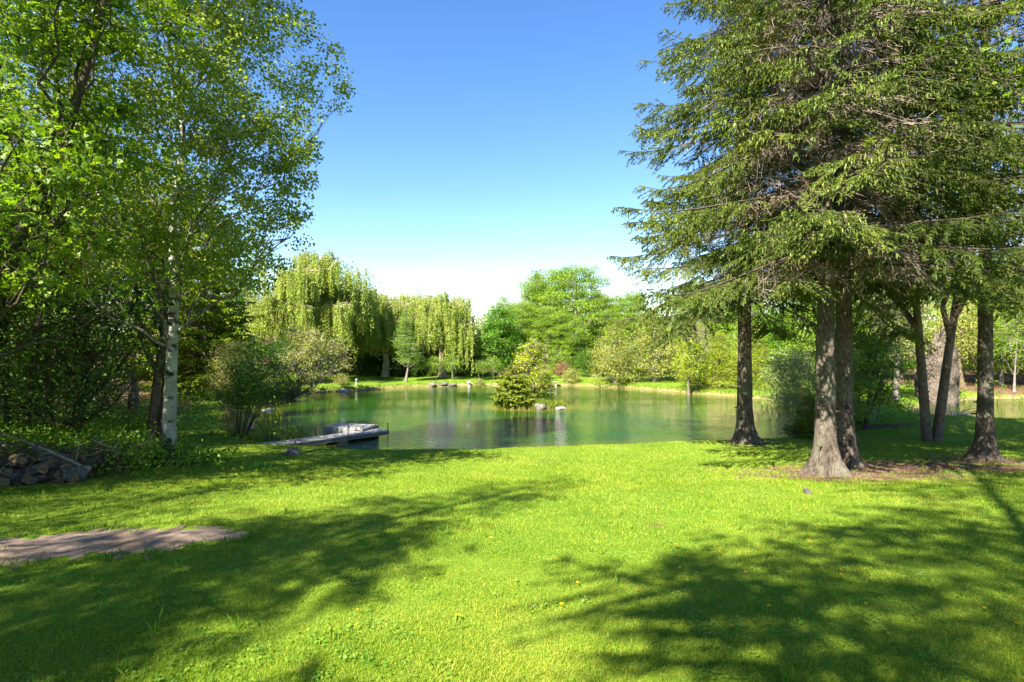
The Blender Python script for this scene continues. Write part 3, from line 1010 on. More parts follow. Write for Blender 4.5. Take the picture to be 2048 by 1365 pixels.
# the tall spruces on the lawn
s1 = spruce(thing('spruce_tree', 'tall spruce with the thickest trunk and flared roots, standing in front of its close twin', 'spruce', on(6.2, 11.25)), 21, 4.1, 4.1, 11, 0.18, 10.8, per_whorl=5, flare=1.35)
s2 = spruce(thing('spruce_tree', 'reddish-barked spruce right behind the thickest trunk, almost touching it', 'spruce', on(7.35, 12.6)), 21, 4.6, 4.0, 12, 0.185, 12, per_whorl=5, flare=1.1)
s3 = spruce(thing('spruce_tree', 'spruce standing alone at the pond edge with a swollen knot halfway up its bare trunk', 'spruce', on(6.95, 17.0)), 21, 4.4, 4.3, 13, 0.215, 14.5, per_whorl=6)
s4 = spruce(thing('spruce_tree', 'slim dark spruce trunk peeking out behind the close pair of spruces', 'spruce', on(10.0, 17.0)), 19, 5.4, 2.6, 14, 0.17, 13)
s5 = spruce(thing('spruce_tree', 'knobbly grey spruce beside the small second pond', 'spruce', on(11.15, 13.4)), 20, 4.6, 3.7, 15, 0.16, 12.5)
# trees behind the viewer that shade the lawn
dup(s3, on(-9.5, -4.2), 0.7, 'spruce beyond the near lawn edge, throwing shade over the bare earth patch', (0.9, 0.9, 0.84))
dup(s1, on(-3.6, -7.0), 2.1, 'tall spruce behind the viewpoint whose shade falls beside the dandelions', (1.15, 1.15, 1.3))
dup(s4, on(-3.2, -9.6), 5.0, 'tallest spruce behind the viewpoint, in the second row', (1.25, 1.25, 1.6))
dup(s5, on(4.6, -6.0), 4.0, 'slim spruce behind the viewpoint shading the lawn by the spruce pair', (.9, .9, 0.95))

# ------------------------------------------------------------------ trees at the edge of the wood
z_ = th(-7.6, 12.6)
t = thing('aspen_tree', 'aspen with white bark marked by black eyes, rising from the lawn edge', 'aspen', on(-7.6, 12.6))
broadleaf(t, 13.6, 4.1, 3.3, 'aspen', 21, trunk=[(0, 0, -0.05), (0.03, 0, 1.6), (0.12, 0, 3.6), (0.1, 0, 5.4), (0.25, 0.1, 7.4), (0.0, 0, 9.5), (0.3, 0, 13.2)], tr=0.14,
          limbs=24, clusters=860, per=86, leaf=0.066, tpl=ROUND, mat='aspen_leaf', bark='aspen_bark', limb_mat='aspen_limb', spread=0.23, flat=0.6, fill=0.36, twigs=4)

t = thing('maple_tree', 'leaning maple with broad light green leaves overhanging the brush pile', 'maple', on(-9.6, 9.0))
broadleaf(t, 10.6, 3.0, 3.6, 'full', 22, trunk=[(0, 0, -0.05), (0.6, 0, 1.6), (1.5, 0, 3.4), (2.4, 0.1, 5.6), (3.1, 0.1, 8.0), (3.35, 0, 10.2)], tr=0.15,
          limbs=20, clusters=520, per=62, leaf=0.11, tpl=STAR, mat='maple_leaf', bark='dark_bark', spread=0.35, flat=0.45, fill=0.5, twigs=5, trim=lambda c: (c[:, 1] < 1.0) & (c[:, 0] < 3.5 + 0.5 * np.sin(c[:, 2] * 1.7) + 0.4 * np.sin(c[:, 1] * 2)))
maple1 = t


BL = broadleaf
# ---- the dark wood along the lawn: understory trees with several stems
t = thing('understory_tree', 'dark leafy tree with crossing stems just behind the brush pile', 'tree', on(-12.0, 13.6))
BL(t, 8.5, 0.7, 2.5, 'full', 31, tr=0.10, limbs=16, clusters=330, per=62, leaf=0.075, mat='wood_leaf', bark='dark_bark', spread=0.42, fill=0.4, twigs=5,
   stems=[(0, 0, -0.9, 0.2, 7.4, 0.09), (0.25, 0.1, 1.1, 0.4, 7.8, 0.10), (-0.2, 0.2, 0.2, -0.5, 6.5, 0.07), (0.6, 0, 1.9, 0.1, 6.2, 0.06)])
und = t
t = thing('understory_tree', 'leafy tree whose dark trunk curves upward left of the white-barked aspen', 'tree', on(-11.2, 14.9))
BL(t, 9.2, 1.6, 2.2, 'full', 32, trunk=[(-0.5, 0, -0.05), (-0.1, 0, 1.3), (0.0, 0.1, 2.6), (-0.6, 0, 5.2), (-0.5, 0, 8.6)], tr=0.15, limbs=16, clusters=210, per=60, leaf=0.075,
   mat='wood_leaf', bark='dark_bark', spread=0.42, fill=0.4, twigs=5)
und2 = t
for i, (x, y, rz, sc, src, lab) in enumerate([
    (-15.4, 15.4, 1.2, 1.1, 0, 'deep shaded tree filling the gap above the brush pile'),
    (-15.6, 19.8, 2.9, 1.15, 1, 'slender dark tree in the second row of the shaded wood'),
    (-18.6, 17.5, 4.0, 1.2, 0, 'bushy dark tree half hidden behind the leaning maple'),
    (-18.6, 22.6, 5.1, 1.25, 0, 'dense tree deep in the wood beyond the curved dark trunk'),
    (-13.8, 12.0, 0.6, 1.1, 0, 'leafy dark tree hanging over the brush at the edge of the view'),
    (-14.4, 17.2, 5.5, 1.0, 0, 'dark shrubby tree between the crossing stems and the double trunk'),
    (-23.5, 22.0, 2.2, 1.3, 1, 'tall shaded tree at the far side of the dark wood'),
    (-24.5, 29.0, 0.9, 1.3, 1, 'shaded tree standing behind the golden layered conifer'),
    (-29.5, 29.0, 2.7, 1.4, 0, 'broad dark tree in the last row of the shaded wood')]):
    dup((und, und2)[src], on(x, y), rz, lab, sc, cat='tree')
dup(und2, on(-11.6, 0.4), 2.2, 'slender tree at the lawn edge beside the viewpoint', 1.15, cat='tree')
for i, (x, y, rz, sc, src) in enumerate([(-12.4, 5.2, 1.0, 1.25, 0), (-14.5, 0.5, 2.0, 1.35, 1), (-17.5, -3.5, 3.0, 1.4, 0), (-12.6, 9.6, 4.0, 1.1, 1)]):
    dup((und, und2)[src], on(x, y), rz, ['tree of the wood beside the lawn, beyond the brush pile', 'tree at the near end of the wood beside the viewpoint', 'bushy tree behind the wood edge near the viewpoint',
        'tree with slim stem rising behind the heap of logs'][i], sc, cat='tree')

t = thing('double_trunk_tree', 'tree with two pale brown trunks leaning together near the grass strip', 'tree', on(-10.75, 16.9))
BL(t, 8.0, 3.8, 1.8, 'round', 33, off=(-.5, 0), limbs=14, clusters=130, per=60, leaf=0.08, mat='wood_leaf', bark='brown_bark', twigs=4,
   stems=[(0, 0, 0.9, 0.2, 7.2, 0.15), (0.22, 0.15, 0.55, 0.5, 5.6, 0.13)])
t = thing('tree_stub', 'short broken brown trunk in the shade by the double trunk tree', 'tree stub', on(-13.6, 20.4))
w = Acc(); trunk_mesh(w, interp_poly([(0, 0, -.05), (0.03, 0, .9), (-.05, 0, 1.9)], 14), np.linspace(.19, .14, 14), 12, np.random.default_rng(2), .4, .05)
link('trunk', w.mesh('trunk', M['brown_bark']), t)

t = thing('golden_conifer', 'broad golden green conifer in flat layers at the end of the shaded wood', 'conifer', on(-16.2, 30.0))
spruce(t, 11.5, 0.6, 3.3, 41, 0.16, 12, mat='cedar_needle', shoot=0.20, wid=3.2, whorl=0.36, per_whorl=9, green0=0.22, spacing=0.16, stubs=False, droop=0.35, hang=0.2,
       env=lambda q: max(0.06, max(0, 1 - q) ** 0.62))
t = thing('golden_conifer', 'second golden conifer tucked behind the first near the leafy wood', 'conifer', on(-19.5, 33.0))
for ch in list(bpy.data.objects[t.name].children): pass
gc = [o for o in C.objects if o.name == 'golden_conifer'][0]
for ch in gc.children:
    c = ch.copy(); C.objects.link(c); c.parent = t
t.rotation_euler = (0, 0, 2.0); t.scale = (1, 1, 1.1)

# ---- shrubs on the near left bank
def bush(name, label, cat, x, y, H, rad, seed, mat, bark='brown_bark', n=7, env='dome', z0=0.15, leaf=0.06, clusters=160, per=45, lx=0.0, ly=0.0, rr=0.025, fill=0.42, spread=0.24, twigs=4, **k):
    rng = np.random.default_rng(seed + 500)
    st = []
    for i in range(n):
        a = 2 * math.pi * i / n + rng.uniform(-.3, .3)
        st.append((0.12 * math.cos(a), 0.12 * math.sin(a), lx * .8 + rad * 0.6 * math.cos(a), ly * .8 + rad * 0.6 * math.sin(a), H * rng.uniform(0.6, 0.85), rr))
    t = thing(name, label, cat, on(x, y, -0.02))
    BL(t, H, z0, rad, env, seed, stems=st, limbs=max(8, n * 2), clusters=clusters, per=per, leaf=leaf, mat=mat, bark=bark, off=(lx, ly), fill=fill, spread=spread, twigs=twigs, **k)
    return t


lil = bush('lilac_shrub', 'dark leaning multi-stemmed lilac with pink blossom at its top, by the reeds', 'shrub', -8.75, 18.35, 3.25, 1.05, 51, 'deep_leaf', 'dark_bark', 7, 'round', 1.0, 0.055, 190, 55, 0.75, 0.1, 0.03)
rng = np.random.default_rng(8)
bl = Acc(); pc = np.stack([rng.normal(0.75, .2, 14), rng.normal(.1, .25, 14), rng.uniform(3.05, 3.3, 14)], 1)
pp = np.repeat(pc, 24, axis=0) + rng.normal(0, 1, (14 * 24, 3)) * [.035, .035, .06]
place(bl, LEAF, pp, rng.normal(0, 1, pp.shape), rng.normal(0, 1, pp.shape), 0.035, rng.random(len(pp)))
link('blossom', bl.mesh('blossom', M['blossom']), lil)
bush('willow_shrub', 'pale feathery shrub behind the dark lilac at the end of the grass strip', 'shrub', -12.0, 24.6, 3.1, 1.15, 52, 'pale_leaf', 'pale_twig', 8, 'round', 0.7, 0.06, 190, 55)
bush('sapling', 'low rust-leaved sapling on the bank beside the lilac stems', 'sapling', -9.75, 20.0, 1.35, 0.42, 53, 'rose_leaf', 'twig', 5, 'round', 0.2, 0.05, 50, 22, rr=0.012)
bush('bank_shrub', 'low light green plant on the bank in front of the rust-leaved sapling', 'shrub', -9.35, 19.2, 0.9, 0.4, 54, 'lime_leaf', 'twig', 5, 'dome', 0.05, 0.05, 40, 26, rr=0.01)
cr = thing('crabapple_tree', 'spreading grey-twigged crabapple leaning over the water between lilac and willow', 'crabapple', on(-12.9, 33.2))
BL(cr, 4.4, 0.9, 2.7, 'round', 55, limbs=22, clusters=280, per=46, leaf=0.09, mat='pale_leaf', bark='grey_bark', twigs=5, spread=0.36, tr=0.13,
   trunk=[(0, 0, 0), (0.3, 0, .8), (0.9, 0, 2.0), (0.6, 0, 4.2)], limb_r=0.5)
bush('lime_bush', 'rounded lime green bush at the foot of the golden conifer', 'bush', -17.3, 33.5, 2.3, 1.5, 56, 'lime_leaf', 'brown_bark', 6, 'dome', 0.1, 0.09, 120, 45, spread=0.3)
bush('lime_bush', 'loose light green bush between golden conifer and pale feathery shrub', 'bush', -15.4, 32.0, 1.9, 1.3, 57, 'lime_leaf', 'brown_bark', 6, 'dome', 0.1, 0.09, 100, 45, spread=0.3)

# ---- far shore: willows, conifers, maples
w1 = thing('weeping_willow', 'largest weeping willow with a thick pale trunk, beyond the raft', 'willow', on(gx(631, 41.5), 41.5))
willow(w1, 9.9, 4.8, 61, 0.42, 620)
w2 = thing('weeping_willow', 'weeping willow trailing behind the slim green larch', 'willow', on(gx(770, 46.5), 46.5))
willow(w2, 7.5, 3.6, 62, 0.3, 440)
dup(w2, on(gx(885, 46), 46), 2.0, 'weeping willow nearest the white stone lantern', (1.02, 1.02, 0.97))
dup(w2, on(gx(560, 47), 47), 4.2, 'smaller willow partly behind the largest willow beside the utility pole', (0.95, 0.95, 0.96))
dup(w2, on(gx(700, 49), 49), 3.1, 'willow top showing between the largest willow and the larch', (0.9, 0.9, 0.98))
dup(w2, on(gx(835, 50), 50), 5.5, 'willow crown rising behind the slim larch tip', (0.9, 0.9, 1.02))

t = thing('larch_tree', 'slim blue-green larch with a bare lower trunk at the far shore', 'larch', on(gx(811, 42.3), 42.3))
BL(t, 5.5, 1.3, 1.35, 'cone', 63, tr=0.08, limbs=18, clusters=260, per=55, leaf=0.10, tpl=SLIM, mat='larch_leaf', bark='grey_bark', spread=0.24, flat=0.4, fill=0.5)

mp = thing('maple_tree', 'tallest round light green maple on the far shore behind the island', 'maple', on(gx(1152, 53), 53))
BL(mp, 9.9, 0.8, 3.7, 'aspen', 64, tr=0.2, limbs=20, clusters=700, per=60, leaf=0.13, mat='lime_leaf', bark='grey_bark', spread=0.42, flat=0.4, fill=0.42, twigs=2)
dm = thing('maple_tree', 'deep green round maple between the willows and the island', 'maple', on(gx(1000, 47), 47))
BL(dm, 5.6, 0.6, 2.0, 'oval', 65, tr=0.14, limbs=16, clusters=240, per=62, leaf=0.13, mat='deep_leaf', bark='brown_bark', spread=0.36, flat=0.4, fill=0.4, twigs=1)
pl = thing('poplar_tree', 'blue-green poplar with a loose tall crown beside the tallest maple', 'poplar', on(gx(1072, 57), 57))
BL(pl, 9.0, 1.0, 2.6, 'aspen', 66, tr=0.16, limbs=18, clusters=480, per=50, leaf=0.12, mat='poplar_leaf', bark='grey_bark', spread=0.4, flat=0.6, fill=0.5, twigs=1)
dup(pl, on(gx(1006, 57), 57), 1.5, 'blue-green poplar top just above the deep green maple', (0.8, 0.8, 0.80))
dup(pl, on(gx(484, 55), 55), 2.5, 'blue-green poplar behind the utility pole and golden conifer', (0.9, 0.9, 0.97))
dup(pl, on(gx(915, 56), 56), 3.5, 'thin poplar top behind the willow by the lantern', (0.6, 0.6, 0.78))
for px, d, sc, src, lab in [
    (1098, 54, 0.97, mp, 'broad light maple crown just left of the tallest maple'),
    (1085, 50, 0.60, mp, 'light green maple low behind the golden island shrub'),
    (1210, 52, 0.72, mp, 'light green maple to the spruce side of the tallest maple'),
    (1125, 49.5, 0.55, mp, 'small bushy maple behind the pale far birdbath'),
    (1045, 50, 0.64, mp, 'light green maple between deep maple and poplar'),
    (1265, 51, 0.72, mp, 'light green maple partly hidden by spruce boughs'),
    (1330, 49, 0.70, dm, 'darker maple behind the pale weeping tree'),
    (1400, 47, 0.80, mp, 'light green maple above the cedars'),
    (1480, 46, 0.78, mp, 'light green maple behind the trunk of the lone spruce'),
    (1560, 44, 0.9, dm, 'green maple above the pale leaning willow shrub'),
    (1640, 42, 0.85, mp, 'light maple seen between the spruce trunks'),
    (1720, 44, 1.0, mp, 'tall light maple behind the many-stemmed bush'),
    (1800, 42, 1.15, dm, 'green maple behind the pale straight trunk'),
    (1960, 40, 0.85, mp, 'light leafy maple behind the dark birdbath'),
    (2060, 38, 0.9, mp, 'light maple leaning over the second pond'),
    (2150, 34, 0.95, pl, 'pale poplar at the far end of the second pond')]:
    dup(src, on(gx(px, d), d), px * 0.37, lab, sc, cat='maple' if src is not pl else 'poplar')
# weeping pale tree and cedars on the right part of the far shore
t = thing('crabapple_tree', 'pale green arching tree with its trunk close to the far waterline', 'crabapple', on(gx(1230, 41.8), 41.8))
BL(t, 4.3, 0.5, 2.0, 'dome', 71, tr=0.12, limbs=18, clusters=220, per=48, leaf=0.10, mat='pale_leaf', bark='grey_bark', spread=0.34, droop=0.25, twigs=2)
dup(t, on(gx(1310, 42.5), 42.5), 2.2, 'wide pale green drooping tree beside the arching one', (1.3, 1.3, 1.05), cat='crabapple')
cd = thing('cedar_tree', 'yellow-green cedar spreading over the water left of the lone spruce', 'cedar', on(gx(1438, 36.6), 36.6))
BL(cd, 3.7, 0.05, 1.9, 'cone', 72, tr=0.09, limbs=18, clusters=330, per=52, leaf=0.10, tpl=SLIM, mat='cedar_needle', bark='brown_bark', spread=0.28, flat=0.5, fill=0.4)
dup(cd, on(gx(1500, 35.8), 35.8), 1.8, 'yellow-green cedar directly behind the trunk of the lone spruce', (1.15, 1.15, 1.1))
dup(cd, on(gx(1532, 34.4), 34.4), 3.8, 'small bright cedar cone just past the lone spruce trunk', (0.42, 0.42, 0.42))
dup(cd, on(gx(1395, 39.5), 39.5), 0.8, 'cedar behind the slim grey tree on the pebbly bank', (0.9, 0.9, 1.2))
t = thing('cedar_tree', 'young yellow-green tree with a slim pale trunk on the pebbly bank', 'tree', on(gx(1378, 36.4), 36.4))
BL(t, 3.6, 1.3, 1.1, 'round', 73, tr=0.09, limbs=12, clusters=110, per=34, leaf=0.10, mat='cedar_needle', bark='grey_bark', spread=0.3)
t = thing('dead_tree', 'thin grey tree with bare twigs beside the young yellow-green tree', 'tree', on(gx(1393, 36.9), 36.9))
BL(t, 4.4, 1.6, 0.9, 'oval', 74, tr=0.06, limbs=12, clusters=70, per=5, leaf=0.07, mat='pale_leaf', bark='grey_bark', spread=0.3, twigs=9)
bush('willow_shrub', 'pale willow shrub with long bare stems fanned toward the lone spruce', 'shrub', 13.3, 25.0, 3.4, 1.9, 75, 'pale_leaf', 'pale_twig', 14, 'dome', 0.6, 0.09, 130, 26, -0.9, 0.3, 0.02, spread=0.42, twigs=8)
bush('willow_shrub', 'grey-green willow bush with its stems in the water behind the lone spruce', 'shrub', 14.6, 30.0, 3.4, 1.9, 76, 'poplar_leaf', 'pale_twig', 9, 'dome', 0.2, 0.09, 170, 34, 0, 0, 0.02, spread=0.3, twigs=5)
t = thing('young_spruce', 'knee-high dark spruce with golden tips at the water by the thickest trunk', 'spruce', on(9.75, 18.55))
spruce(t, 1.55, 0.08, 0.75, 77, 0.03, 9, mat='gold_needle', shoot=0.09, wid=1.2, whorl=0.12, per_whorl=7, green0=0.1, spacing=0.06, stubs=False, droop=0.2, hang=0.2, flare=0.2, k=8)
bush('dogwood_bush', 'many-stemmed green bush standing between the spruce pair and the twin trunk', 'bush', 12.75, 20.7, 3.3, 1.25, 78, 'lime_leaf', 'dark_bark', 14, 'round', 0.7, 0.085, 150, 34, 0, 0, 0.03, spread=0.28, twigs=6)
bush('dogwood_bush', 'smaller green bush with thin pale stems right of the spruce pair', 'bush', 11.6, 19.9, 2.7, 0.9, 79, 'lime_leaf', 'grey_bark', 10, 'round', 0.4, 0.07, 170, 45, 0, 0, 0.02, spread=0.26, twigs=5)
t = thing('pale_trunk_tree', 'slim tree with a pale grey trunk on the lit grass beyond the bush', 'tree', on(gx(1790, 28.6), 28.6))
BL(t, 6.8, 2.0, 1.9, 'oval', 80, tr=0.14, limbs=16, clusters=220, per=34, leaf=0.09, mat='pale_leaf', bark='grey_bark', spread=0.36, twigs=6)
t = thing('young_tree', 'young tree with two thin stems left of the pale grey trunk', 'tree', on(13.9, 21.6))
BL(t, 5.2, 1.6, 1.3, 'oval', 81, limbs=12, clusters=120, per=30, leaf=0.08, mat='wood_leaf', bark='grey_bark', stems=[(0, 0, 0.5, 0.1, 4.6, 0.04), (-.1, 0.1, -.5, .2, 4.2, .035)], twigs=6)

# twin-stemmed tree on the lawn
t = thing('twin_trunk_tree', 'tree forking at the ground into two brown stems that open like a V', 'tree', on(12.6, 17.1))
BL(t, 12.5, 5.0, 3.4, 'round', 82, limbs=18, clusters=220, per=40, leaf=0.085, mat='wood_leaf', bark='brown_bark', twigs=5, limb_r=0.4,
   stems=[(-0.13, 0, -1.1, 0.2, 11.5, 0.155), (0.15, 0, 2.3, 0.3, 11.0, 0.155)])
# overhanging maple outside the frame whose boughs reach in at the top corner
t = thing('maple_tree', 'maple whose green leafy boughs reach in above the knobbly spruce', 'maple', on(12.2, 8.6))
BL(t, 13.5, 4.8, 4.6, 'round', 83, tr=0.2, limbs=20, clusters=330, per=46, leaf=0.12, tpl=STAR, mat='maple_leaf', bark='dark_bark', spread=0.5, flat=0.4, twigs=5)

# massive old willow stump
t = thing('old_willow_trunk', 'massive furrowed grey willow trunk with a broken top and young shoots', 'tree trunk', on(gx(1872, 30.6), 30.6))
w = Acc(); rr_ = np.random.default_rng(84)
trunk_mesh(w, interp_poly([(0, 0, -.1), (0.02, 0, 1.1), (0.1, 0, 2.2), (0.3, 0, 3.3)], 30), np.array([0.98 * (1 - 0.12 * i / 29 - 0.25 * (i / 29) ** 4) for i in range(30)]), 40, rr_, 0.15, 0.05)
for a_, h_, r_ in ((-.7, 4.2, .35), (.55, 4.6, .4), (0.1, 3.9, .3), (.9, 3.6, .22)):
    P = interp_poly([(a_ * .7, 0, 2.2), (a_ * .95, .1, 3.1), (a_ * 1.25, .2, h_)], 10)
    V, Fq = tubes(P[None], (r_ * np.linspace(1, .45, 10))[None], 9); w.add(V, Fq, None, 0, True)
link('trunk', w.mesh('trunk', bark_mat('old_bark', (0.022, 0.016, 0.012), (0.085, 0.066, 0.05), (0.2, 0.165, 0.125), 1.1)), t)
la = Acc(); c_ = np.stack([rr_.normal(0, 1.0, 60), rr_.normal(0, .8, 60), rr_.uniform(2.4, 6.0, 60)], 1)
pp = np.repeat(c_, 50, axis=0) + rr_.normal(0, .28, (3000, 3))
place(la, LEAF, pp, rr_.normal(0, 1, pp.shape), rr_.normal(0, .6, pp.shape) + [0, 0, .7], 0.09, rr_.random(3000))
link('shoots', la.mesh('shoots', M['pale_leaf']), t)

# slender trunks behind the second pond
for i, (px, d, h, r, lab) in enumerate([(1925, 36, 5.5, .13, 'brown trunk behind the dark birdbath'), (1962, 37, 5.5, .12, 'brown trunk half hidden by the knobbly spruce'),
                                        (1905, 39, 5.0, .10, 'thin dark trunk beside the massive willow trunk'), (2028, 33.8, 6.5, .07, 'slim leaning white birch at the back of the second pond'),
                                        (2002, 38, 5.0, .12, 'grey trunk in the trees beyond the second pond'), (1995, 44, 5.0, .1, 'dim trunk deep in the trees beyond the second pond')]):
    t = thing('birch_tree' if 'birch' in lab else 'slender_tree', lab, 'birch' if 'birch' in lab else 'tree', on(gx(px, d), d))
    BL(t, h, 2.2, 1.5, 'round', 90 + i, tr=r, limbs=10, clusters=110, per=36, leaf=0.10, mat='lime_leaf' if i % 2 else 'pale_leaf', bark='grey_bark' if i > 2 else 'brown_bark', twigs=3,
       trunk=[(0, 0, 0), (0.1 * i - .2, 0, 2), (0.15 * i, 0, h)])

# ---- small trees and bushes along the far shore
b1 = bush('small_tree', 'small round tree with a thin leaning stem right of the larch', 'tree', gx(868, 43.6), 43.6, 1.75, 0.75, 101, 'lime_leaf', 'grey_bark', 2, 'round', 0.7, 0.08, 60, 40, rr=0.03)
dup(b1, on(gx(905, 44), 44), 1.4, 'small round tree by the long dark shore rocks', 1.05)
dup(b1, on(gx(962, 44), 44), 3.4, 'small round tree just right of the stone lantern', 0.85)
dup(b1, on(gx(985, 44.3), 44.3), 5.0, 'small light tree standing in a patch of mulch near the lantern', 0.95)
bb = bush('shore_bush', 'low pale bush right of the far birdbath', 'bush', gx(1143, 43.3), 43.3, 1.0, 0.75, 102, 'pale_leaf', 'twig', 5, 'dome', 0.05, 0.08, 60, 36, rr=0.012)
dup(bb, on(gx(958, 42.9), 42.9), 2.0, 'low feathery bush at the waterline by the lantern', (0.7, 0.7, 0.6))
dup(bb, on(gx(682, 39.5), 39.5), 4.0, 'low pale bush beneath the largest willow curtain', (0.8, 0.8, 0.7))
dup(bb, on(gx(1085, 44.5), 44.5), 1.0, 'low pale bush on the shore behind the island', (1.2, 1, 1.1))
bush('pink_bush', 'wine-red flowering bush behind the far birdbath', 'bush', gx(1125, 45.5), 45.5, 1.2, 0.6, 103, 'rose_leaf', 'twig', 5, 'dome', 0.3, 0.08, 60, 30, rr=0.012)
for i, px in enumerate((655, 720, 760, 830, 880, 930, 1180, 1260, 1350, 1450)):
    dk = None
    d = 47.5 + (i % 3)
    labs = ['dark bush behind the largest willow trunk', 'dark bush under the gap in the willow curtain', 'dark bush just left of the larch', 'dark bush just right of the larch', 'dark bush behind the small round shore trees',
            'dark bush behind the stone lantern', 'green bush at the foot of the tallest maple', 'green bush behind the arching pale tree', 'green bush behind the drooping pale tree', 'green bush behind the cedars']
    if i == 0:
        db = bush('hedge_bush', labs[0], 'bush', gx(px, d), d, 2.4, 1.9, 104, 'wood_leaf', 'dark_bark', 6, 'dome', 0.05, 0.11, 150, 55, spread=0.36)
    else:
        dup(db, on(gx(px, d), d), i * 1.3, labs[i], (1.1, 1, 0.9 + 0.1 * (i % 3)))


# ---- far woods: one mass behind everything
def woods():
    rng = np.random.default_rng(120)
    path = interp_poly([(-62, -4), (-48, 14), (-38, 34), (-27, 50), (-12, 59), (4, 62), (22, 60), (38, 52), (48, 40), (58, 22), (66, 0)], 400)
    hts = np.interp(np.linspace(0, 1, 400), [0, .18, .36, .405, .437, .4525, .468, .55, .62, .7, .85, 1], [13, 12, 11, 7, 6.6, 3.9, 6.4, 6.8, 8.6, 10.5, 13, 14])
    n = 5600
    q = rng.integers(0, 400, n)
    side = rng.uniform(-3, 5, n)
    H = hts[q] * (0.85 + 0.2 * np.sin(q * 0.35) + 0.12 * np.sin(q * 0.83 + 1))
    z = H * rng.random(n) ** 0.8
    ctr = path[q] * (1 + side[:, None] / 60)
    ctr = np.concatenate([ctr, (z + 0.3)[:, None]], 1)
    per = 44
    P = np.repeat(ctr, per, axis=0) + rng.normal(0, 1, (n * per, 3)) * np.array([.75, .75, .42])
    a = Acc()
    place(a, LEAF, P, rng.normal(0, 1, P.shape), rng.normal(0, .6, P.shape) + np.array([0, 0, .75]), rng.uniform(.16, .28, len(P)), np.clip(rng.random(len(P)) * .7 + np.repeat(rng.random(n), per) * .3, 0, 1))
    qt = rng.integers(0, 400, 170)
    b = path[qt] * (1 + rng.uniform(-.06, .06, 170)[:, None])
    h = hts[qt]
    tops = np.concatenate([b + rng.normal(0, .4, (170, 2)), h[:, None] * .9], 1); bot = np.concatenate([b, np.full((170, 1), 0.2)], 1)
    V, Fq = tubes(bez(bot, (bot + tops) / 2 + rng.normal(0, .2, (170, 3)), tops, 5), np.linspace(.14, .05, 5)[None] * np.ones((170, 1)), 6)
    a.add(V, Fq, None, 1, True)
    tag(link('woods', a.mesh('woods', [M['wood_leaf'], M['brown_bark']])), label='mass of green woods closing the view behind the pond', cat='woods', kind='stuff')


woods()


# ---- low growth under the wood edge
def undergrowth():
    rng = np.random.default_rng(130)
    pts = []
    for cx, cyy, sx, sy, n, hh in [(-9.1, 12.9, 0.9, 0.5, 220, .5), (-10.4, 13.1, 1.2, .7, 260, .7), (-9.0, 11.7, 1.2, .5, 220, .5), (-10.2, 11.6, .8, .6, 160, .8), (-12.0, 12.3, 1.6, .8, 260, .8), (-12.2, 17.5, .6, 1.3, 160, .6), (-14.3, 21, 0.9, 2.5, 200, .6), (-14.5, 25, 1.2, 2.5, 160, .6),
                               (-15.3, 31.6, 2.2, 1.0, 160, .7), (-15, 16, 3, 1.5, 500, .9), (-17, 20, 3, 2, 400, 1.0), (-8.2, 12.8, .45, .3, 60, .3), (-7.1, 12.9, .4, .3, 50, .25), (2, 47.4, 16, 1.0, 600, .6), (24, 33, 6, 1.5, 260, .6), (14.3, 22, 1.2, .9, 60, .4)]:
        x = rng.normal(cx, sx, n); y = rng.normal(cyy, sy, n)
        z = terrain(x, y)
        pts.append(np.stack([x, y, z + hh * rng.random(n) ** 1.3], 1))
    ctr = np.concatenate(pts)
    per = 16
    P = np.repeat(ctr, per, axis=0) + rng.normal(0, 1, (len(ctr) * per, 3)) * .10
    ok = P[:, 2] > terrain(P[:, 0], P[:, 1])
    P = P[ok]
    a = Acc()
    place(a, LEAF, P, rng.normal(0, 1, P.shape) + np.array([0, 0, .4]), rng.normal(0, .6, P.shape) + np.array([0, 0, .8]), rng.uniform(.05, .11, len(P)), rng.random(len(P)))
    tag(link('undergrowth', a.mesh('undergrowth', M['weed_leaf'])), label='low leafy undergrowth along the edge of the woods', cat='undergrowth', kind='stuff')


undergrowth()


def blades_mesh(name, x, y, h, w, mat, label, cat, zb=None, lean=.25, seed=3):
    rng = np.random.default_rng(seed)
    n = len(x)
    z = terrain(x, y) if zb is None else zb
    az = rng.uniform(0, 6.28, n)
    s = np.stack([np.cos(az), np.sin(az), 0 * az], 1) * w
    B = np.stack([x, y, z - .02], 1)
    la = rng.uniform(0, 6.28, n); le = rng.uniform(0, lean, n)
    L = np.stack([np.cos(la) * le, np.sin(la) * le, np.ones(n)], 1) * h[:, None]
    tip = B + L + np.stack([np.cos(la), np.sin(la), -.3 * np.ones(n)], 1) * (h * le)[:, None]
    V = np.stack([B - s, B + s, B + L * .6 + s * .8, tip, B + L * .6 - s * .8], 1)
    a = Acc(); a.add(V, np.array([[0, 1, 2, 3, 4]]) + (np.arange(n) * 5)[:, None], rng.random(n))
    tag(link(name, a.mesh(name, M[mat])), label=label, cat=cat, kind='stuff')


rng = np.random.default_rng(140)
cl = np.array([(-8.1, 18.9), (-8.0, 19.4), (-8.5, 20.1), (-7.6, 18.9), (-8.8, 19.3), (-9.2, 20.8), (-8.3, 18.5), (-10.3, 24.5), (-10.8, 25.5), (-7.3, 19.6)])
q = rng.integers(0, len(cl), 520)
blades_mesh('reeds', cl[q, 0] + rng.normal(0, .22, 520), cl[q, 1] + rng.normal(0, .25, 520), rng.uniform(.35, .8, 520), 0.009, 'reed_blade', 'green reeds standing in shallow water beside the lilac and the dock', 'reeds', zb=np.full(520, -.05))
